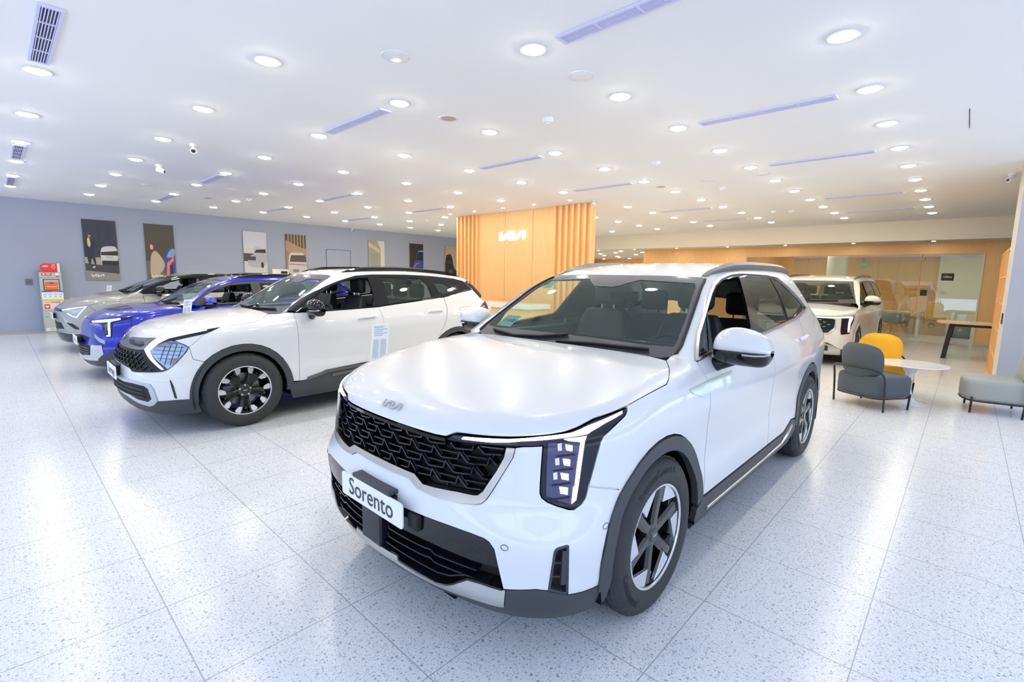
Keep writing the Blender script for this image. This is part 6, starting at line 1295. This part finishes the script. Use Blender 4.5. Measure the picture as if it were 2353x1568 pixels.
def aed():
    t=empty('defibrillator_cabinet',(.93,16.13,0)); tag(t,'grey AED cabinet with red signs and an orange bag in its window','cabinet')
    f=-.17; ex,ey=(1,0,0),(0,0,1)
    rbox('cabinet_body',-.19,.19,-.17,.15,.0,1.46,'cabinet_grey',t,.008)
    b=MB(); pts=roundp([(-.15,1.47),(.17,1.47),(.17,1.67),(-.15,1.67)],.0)
    sg=[(.13,1.475),(.13,1.665),(-.07,1.665)]+[(-.07+.095*math.cos(math.radians(a)),1.57+.095*math.sin(math.radians(a))) for a in range(90,271,15)]+[(-.07,1.475)]
    b.add([(x,-.16,z) for x,z in sg]+[(x,-.05,z) for x,z in sg],[tuple(range(len(sg)))[::-1],tuple(range(len(sg),2*len(sg)))]+[(i,(i+1)%len(sg),len(sg)+(i+1)%len(sg),len(sg)+i) for i in range(len(sg))]); top=b.build('top_sign','sign_red',t,auto=30)
    MB().box(.13,.175,-.17,-.03,1.465,1.67).build('sign_end','white_plastic',top)
    textobj('sign_lettering','AED',.055,(-.07,-.163,1.60),ex,ey,'white_ink',top,.001); textobj('sign_lettering','AED',.03,(.065,-.163,1.63),ex,ey,'white_ink',top,.001)
    def heart(o,s,m,par):
        p=[]
        for k in range(28):
            a=2*PI*k/28; p.append((16*math.sin(a)**3/17*s,(13*math.cos(a)-5*math.cos(2*a)-2*math.cos(3*a)-math.cos(4*a))/17*s))
        return mk('heart_mark',[(o[0]+x,o[1],o[2]+y) for x,y in p],[tuple(range(28))[::-1]],m,par,False)
    heart((.065,-.163,1.575),.036,'white_ink',top); heart((.065,-.165,1.575),.026,'sign_red',top)
    h=MB().box(-.15,.02,f-.004,f,1.385,1.44).build('header_label','sign_red',t); textobj('label_lettering','AED',.045,(-.04,f-.006,1.415),ex,ey,'white_ink',h,.001); heart((-.115,f-.006,1.412),.02,'white_ink',h)
    mk('red_tag',[(.09,f-.003,1.36),(.15,f-.003,1.36),(.15,f-.003,1.40),(.09,f-.003,1.40)],[(0,1,2,3)],'sign_red',t,False); mk('white_tag',[(.085,f-.005,1.39),(.15,f-.005,1.39),(.15,f-.005,1.44),(.085,f-.005,1.44)],[(0,1,2,3)],'white_ink',t,False)
    MB().box(-.19,.19,f-.002,f,1.335,1.34).build('panel_gap','vent_dark',t)
    w=MB().box(-.135,.145,f-.006,f,1.03,1.30).build('window_rim','black_plastic',t); MB().box(-.12,.13,f-.009,f,1.045,1.285).build('window_recess','grey_plastic',w)
    bag=rbox('orange_bag',-.105,.105,f-.03,f-.008,1.045,1.235,'orange_bag',w,.02); rbox('bag_badge',-.03,.04,f-.036,f-.03,1.19,1.225,'purple',bag,.003)
    MB().box(-.08,.09,f-.036,f-.03,1.12,1.13).build('bag_strap','white_ink',bag)
    l=MB().box(-.18,.19,f-.003,f,.80,1.02).build('guide_label','white_ink',t); MB().box(-.18,.19,f-.005,f,.995,1.02).build('label_band','purple',l)
    for k in range(4): MB().box(-.16+.088*k,-.09+.088*k,f-.005,f,.935,.95).build('label_step','blue_ink',l); MB().box(-.145+.088*k,-.105+.088*k,f-.005,f,.87,.91).build('label_picture','paper_cyan',l)
    textobj('label_lettering','0800-000-930',.022,(.06,f-.006,1.007),ex,ey,'white_ink',l); MB().box(-.18,.19,f-.006,f,.80,.835).build('label_band','yellow_ink',l)
    l=MB().box(-.17,.19,f-.003,f,.58,.79).build('notice_label','pink_paper',t); textobj('label_lettering','AED 救命装置',.042,(.0,f-.006,.755),ex,ey,'sign_red',l); MB().box(-.155,-.06,f-.005,f,.60,.71).build('label_icon','sign_red',l); heart((-.108,f-.007,.655),.036,'white_ink',l)
    MB().cyl((-.14,f-.02,.42),.012,.02,12,axis=1).build('cabinet_lock','chrome',t); MB().box(-.19,.19,f-.002,f,.575,.58).build('panel_gap','vent_dark',t)
    l=MB().box(-.16,.19,f-.003,f,.08,.15).build('foot_label','white_ink',t); textobj('label_lettering','5 新光保全',.04,(-.02,f-.006,.115),ex,ey,'ink',l); MB().box(-.19,.19,f-.004,f,.05,.056).build('panel_gap','vent_dark',t)
def lounge(name,x,y,a,m,label,z=0):
    """armless lounge chair on black tube frame; local +x is forward"""
    t=empty(name,(x,y,0),a); tag(t,label,'chair')
    pl=roundp([(-.28,-.30),(.30,-.34),(.36,0),(.30,.34),(-.28,.30)],.16,6); n=len(pl); V=[];F=[]
    for k,(zz,s) in enumerate(((.165,.93),(.175,.985),(.21,1.0),(.36,1.0),(.40,.975),(.415,.93),(.418,.6))): V+=[(px*s,py*s,zz) for px,py in pl]
    for r in range(6): F+=[(r*n+i,r*n+(i+1)%n,(r+1)*n+(i+1)%n,(r+1)*n+i) for i in range(n)]
    F+=[tuple(range(n))[::-1],tuple(range(6*n,7*n))]; mk('seat',V,F,m,t,True,auto=60)
    # backrest pad curved round the back
    V=[];F=[];nu,nv=15,9
    for side in (0,1):
        for i in range(nu):
            for j in range(nv):
                u=i/(nu-1)*2-1; v=j/(nv-1)*2-1; 
                hh=.205*(1-abs(v)**1*0); yy=u*.275*(1-.20*abs(v)**3.5); zz=.60+v*.215*(1-.24*abs(u)**3.5)
                e=max(0,1-abs(u)**4)**.5*max(0,1-abs(v)**4)**.5; th=.05*e; x0=-.27+.10*u*u-(zz-.42)*.12
                V.append((x0+(th if side else -th),yy,zz))
    for i in range(nu-1):
        for j in range(nv-1):
            a_=i*nv+j; q=(a_,a_+1,a_+nv+1,a_+nv); F.append(q); F.append(tuple(k+nu*nv for k in q[::-1]))
    mk('backrest',V,F,m,t,True)
    fr=MB(); 
    arc=[(-.20,-.33,.0),(-.22,-.335,.36),(-.25,-.33,.46),(-.30,-.28,.51),(-.345,-.16,.525),(-.36,0,.53),(-.345,.16,.525),(-.30,.28,.51),(-.25,.33,.46),(-.22,.335,.36),(-.20,.33,.0)]
    fr.tube(smoothp(arc,2),.012,8); ring=[(px*.97,py*.97,.155) for px,py in pl]; fr.tube(ring,.011,8,True); fr.build('frame','frame_black',t)
    for yy in (-.30,.30): l=MB(); l.tube([(.25,yy,0),(.25,yy*1.05,.20)],.012,8); l.build('leg','frame_black',t)
    return t
def furniture():
    lounge('lounge_chair',7.50,.79,math.radians(-30.6),'fabric_grey','dark grey lounge chair seen from behind, left of the white round table')
    lounge('lounge_chair',8.62,.80,math.radians(200),'fabric_yellow','yellow lounge chair behind the white round table')
    lounge('lounge_chair',8.31,-.39,math.radians(95),'fabric_light','light grey lounge chair at the right edge of the picture')
    t=empty('coffee_table',(8.08,.45,0)); tag(t,'low round white table on a trumpet foot between the lounge chairs','table')
    MB().lathe([(0,.495),(.34,.497),(.39,.507),(.392,.512),(.388,.517),(0,.518)],n=64).build('table_top','white_lacquer',t,auto=50)
    MB().lathe([(.23,.0),(.23,.004),(.18,.012),(.10,.03),(.055,.08),(.036,.18),(.035,.28),(.05,.38),(.085,.45),(.14,.497)],n=40).build('pedestal','white_lacquer',t,auto=60)
    t=empty('meeting_table',(13.9,-.05,0)); tag(t,'oak topped table with slanted black legs in front of the office door','table')
    b=MB(); b.prism(roundp([(-.42,-.55),(.42,-.55),(.42,.42),(.1,.50),(-.42,.42)],.12,6),.745,.775); b.build('table_top','oak_table',t,auto=30)
    for x in (-.30,.30):
        b=MB(); b.box(-.03,.03,-.04,.04,0,.70,T=lambda px,py,pz,x=x:(x+px,.30+py-(pz*.10),pz)); b.build('leg','frame_black',t)
        MB().box(x-.03,x+.03,-.5,.25,.69,.745).build('table_rail','frame_black',t)
        b=MB(); b.box(x-.03,x+.03,-.52,-.44,0,.70); b.build('leg','frame_black',t)
    rbox('table_hatch',-.2,.2,-.2,-.05,.776,.779,'grey_plastic',t,.001)
    # cubby shelf along the right wall
    t=empty('shelf_unit',(11.4,-.6,0)); tag(t,'tall oak cubby shelf beyond the right pillar','shelf')
    MB().box(-1.2,1.2,-.20,-.18,0,2.12).build('back_panel','oak_wall',t)
    for x in (-1.2,-.6,0,.6,1.18): MB().box(x,x+.02,-.18,.20,0,2.12).build('upright','oak_wall',t)
    for z in (.0,.42,.84,1.26,1.68,2.10): MB().box(-1.2,1.2,-.18,.20,z,z+.02).build('shelf_board','oak_wall',t)
    # behind the glass
    t=empty('shell_chair',(17.45,1.45,0),math.radians(-20)); tag(t,'pale grey bucket chair with wooden legs behind the glass','chair')
    V=[];F=[];n=24
    for k,(r,z) in enumerate(((.10,.42),(.22,.43),(.30,.50),(.325,.62),(.33,.74))):
        for i in range(n): a=2*PI*i/n; V.append((r*math.cos(a)*(1 if math.cos(a)<0 else .95),r*math.sin(a),z-(.16 if (k>2 and math.cos(a)>.4) else 0)*(k-2)/2))
    for r in range(4): F+=[(r*n+i,r*n+(i+1)%n,(r+1)*n+(i+1)%n,(r+1)*n+i) for i in range(n)]
    F.append(tuple(range(n))[::-1]); o=mk('shell_seat',V,F,'fabric_light',t,True); s=o.modifiers.new('s','SOLIDIFY'); s.thickness=.025
    for sx,sy in ((-1,-1),(-1,1),(1,-1),(1,1)): l=MB(); l.tube([(.10*sx,.10*sy,.43),(.24*sx,.24*sy,0)],[.018,.012],8); l.build('leg','oak_table',t)
    t=empty('office_desk',(18.5,1.1,0)); tag(t,'white desk with white legs behind the glass','desk'); rbox('desk_top',-.35,.35,-.15,1.0,.72,.745,'white_lacquer',t,.004)
    for sx in (-.3,.3):
        for sy in (-.1,.95): MB().box(sx-.02,sx+.02,sy-.02,sy+.02,0,.72).build('leg','white_lacquer',t)
    t=empty('office_chair',(17.7,2.6,0)); tag(t,'black office swivel chair, only its castor base shows behind the minivan','chair'); b=MB(); b.cyl((0,0,.08),.03,.34,12); b.build('gas_column','black_plastic',t)
    for k in range(5):
        a=2*PI*k/5+.3; b=MB(); b.tube([(0,0,.10),(.28*math.cos(a),.28*math.sin(a),.07)],[.03,.018],8); b.build('base_arm','black_plastic',t); MB().cyl((.28*math.cos(a)-.02,.28*math.sin(a),.03),.028,.04,12,axis=0).build('castor','black_plastic',t)
    rbox('seat',-.22,.22,-.22,.22,.42,.50,'fabric_grey',t,.03); rbox('backrest',.18,.24,-.2,.2,.55,.95,'fabric_grey',t,.03)
    t=rbox('cardboard_box',19.4,20.0,.40,1.35,.0,.52,'cardboard',None,.006); tag(t,'long brown cardboard box on the office floor behind the glass','box')
    b=MB(); b.tube([(19.395,.72+.07*math.cos(a*PI/12),.30+.07*math.sin(a*PI/12)) for a in range(24)],.006,5,True); b.build('box_stamp','ink',t)
    t=rbox('black_box',19.0,19.3,-.18,.28,.0,.42,'black_plastic',None,.006); tag(t,'black box beside the cardboard box, under the oak table','box')
    textobj('box_mark','P',.10,(18.995,.05,.24),(0,-1,0),(0,0,1),'grey_plastic',t)
    o=rbox('exit_sign',20.5,20.58,2.60,2.82,2.15,2.25,'green_sign',None,.01); tag(o,'small green exit sign seen through the glass wall','exit sign')
    # leaflet stands by the cars
    def stand(x,y,zt,w,h,label,a=0,lines=True):
        t=empty('information_stand',(x,y,0),a); tag(t,label,'information stand'); MB().cyl((0,0,0),.14,.012,28).build('base','satin',t); b=MB(); b.tube([(0,.03,.01),(-.02,.035,zt-h*.62)],.008,8); b.build('pole','satin',t)
        T=lambda px,pz,d:(px+d*0-.0+(pz*.18),-.0-d+pz*.12,zt-h/2+pz)
        V=[T(-w/2,-h/2,0),T(w/2,-h/2,0),T(w/2,h/2,0),T(-w/2,h/2,0)]; V+=[(vx,vy+.012,vz) for vx,vy,vz in V]; p=mk('sheet',V,[(0,1,2,3),(7,6,5,4),(0,4,5,1),(1,5,6,2),(2,6,7,3),(3,7,4,0)],'paper',t,False)
        if lines:
            b=MB()
            for k in range(5): 
                z=h*(.40-.055*k); b.add([T(-w*.40,z,.002),T(w*(.38 if k%2 else .1),z,.002),T(w*(.38 if k%2 else .1),z+.006,.002),T(-w*.40,z+.006,.002)],[(0,1,2,3)])
            for k in range(16):
                for x0_ in (-.42,.02): z=h*(.06-.032*k); b.add([T(w*x0_,z,.002),T(w*(x0_+.34),z,.002),T(w*(x0_+.34),z+.004,.002),T(w*x0_,z+.004,.002)],[(0,1,2,3)])
            b.build('sheet_print','blue_ink',p)
            if w>.15: V,F=textgeo('The new Sorento',.018,0); mk('sheet_lettering',[T(px-.02,h*.44+py,.003) for px,py,_ in V],F,'blue_ink',p,False)
    stand(2.62,4.35,1.05,.19,.36,'slim white information stand between the two white SUVs')
    stand(1.74,7.7,1.17,.095,.26,'white information sheet on a stand before the blue car'); stand(1.73,14.1,1.20,.085,.30,'white information sheet standing behind the hood of the grey crossover')
def WORLD():
    w=bpy.data.worlds.new('daylight'); SC.world=w; w.use_nodes=True; N=w.node_tree.nodes; L=w.node_tree.links; bg=N['Background']
    tc=N.new('ShaderNodeTexCoord'); sx=N.new('ShaderNodeSeparateXYZ'); L.new(tc.outputs['Generated'],sx.inputs[0])
    nz=N.new('ShaderNodeTexNoise'); nz.inputs['Scale'].default_value=14.; nz.inputs['Detail'].default_value=5; L.new(tc.outputs['Generated'],nz.inputs['Vector'])
    a=mathn(N,L,'MULTIPLY',nz.outputs['Fac'],.34); a=mathn(N,L,'SUBTRACT',sx.outputs[2],a)
    r=N.new('ShaderNodeValToRGB'); e=r.color_ramp.elements; e[0].position=.0; e[0].color=(.15,.18,.13,1); e[1].position=.06; e[1].color=(.54,.69,1.,1)
    x=e.new(.02); x.color=(.20,.24,.17,1); x=e.new(.5); x.color=(.45,.61,1.,1)
    L.new(a,r.inputs[0]); L.new(r.outputs[0],bg.inputs[0]); bg.inputs[1].default_value=SKY
    sl=bpy.data.lights.new('sun','SUN'); sl.energy=SUN; sl.angle=.02; sl.color=(1,.97,.92); so=bpy.data.objects.new('sun',sl); COL.objects.link(so); so.rotation_euler=Vector((-.35,-.25,-1)).to_track_quat('-Z','Y').to_euler()
    for (loc,rot,sx_,sy_) in (((-3.3,6.,1.5),(0,-PI/2,0),3.1,20.5),((7,-4.1,1.5),(PI/2,0,0),20.,3.1)):
        l=bpy.data.lights.new('sky_portal','AREA'); l.shape='RECTANGLE'; l.size=sx_; l.size_y=sy_; l.cycles.is_portal=True; o=bpy.data.objects.new('sky_portal',l); COL.objects.link(o); o.location=loc; o.rotation_euler=rot
def CAMERA():
    f,pit,roll,yaw=1109.23,.13180,.01830,.82930; cx,cyy=1198.46,784.17
    cy,sy=math.cos(yaw),math.sin(yaw); cp,sp=math.cos(pit),math.sin(pit)
    fw=Vector((sy*cp,cy*cp,-sp)); rt=Vector((cy,-sy,0)); up=rt.cross(fw); cr,sr=math.cos(roll),math.sin(roll)
    r2=cr*rt+sr*up; u2=-sr*rt+cr*up
    from mathutils import Matrix
    m=Matrix((( r2.x,u2.x,-fw.x,0),(r2.y,u2.y,-fw.y,0),(r2.z,u2.z,-fw.z,1.55),(0,0,0,1)))
    cd=bpy.data.cameras.new('camera'); c=bpy.data.objects.new('camera',cd); COL.objects.link(c); c.matrix_world=m
    cd.sensor_fit='HORIZONTAL'; cd.sensor_width=36; cd.lens=36*f/2353; cd.shift_x=-(cx-1176.5)/2353; cd.shift_y=(cyy-784)/2353; cd.clip_start=.05; cd.clip_end=200
    SC.camera=c
    v=SC.view_settings; v.view_transform='Standard'; v.look='None'; v.gamma=1; v.use_curve_mapping=False
ROOM(); posters(); aed(); furniture(); WORLD(); CAMERA()
build_sorento(); build_sportage(); build_blue(); build_ev6(); build_carnival()
SC.cycles.max_bounces=8; SC.cycles.diffuse_bounces=4; SC.cycles.glossy_bounces=4; SC.cycles.transparent_max_bounces=12; SC.cycles.transmission_bounces=4
SC.cycles.sample_clamp_indirect=6.; SC.cycles.caustics_reflective=False; SC.cycles.caustics_refractive=False; SC.cycles.blur_glossy=.6
SC.view_settings.exposure=EXPO
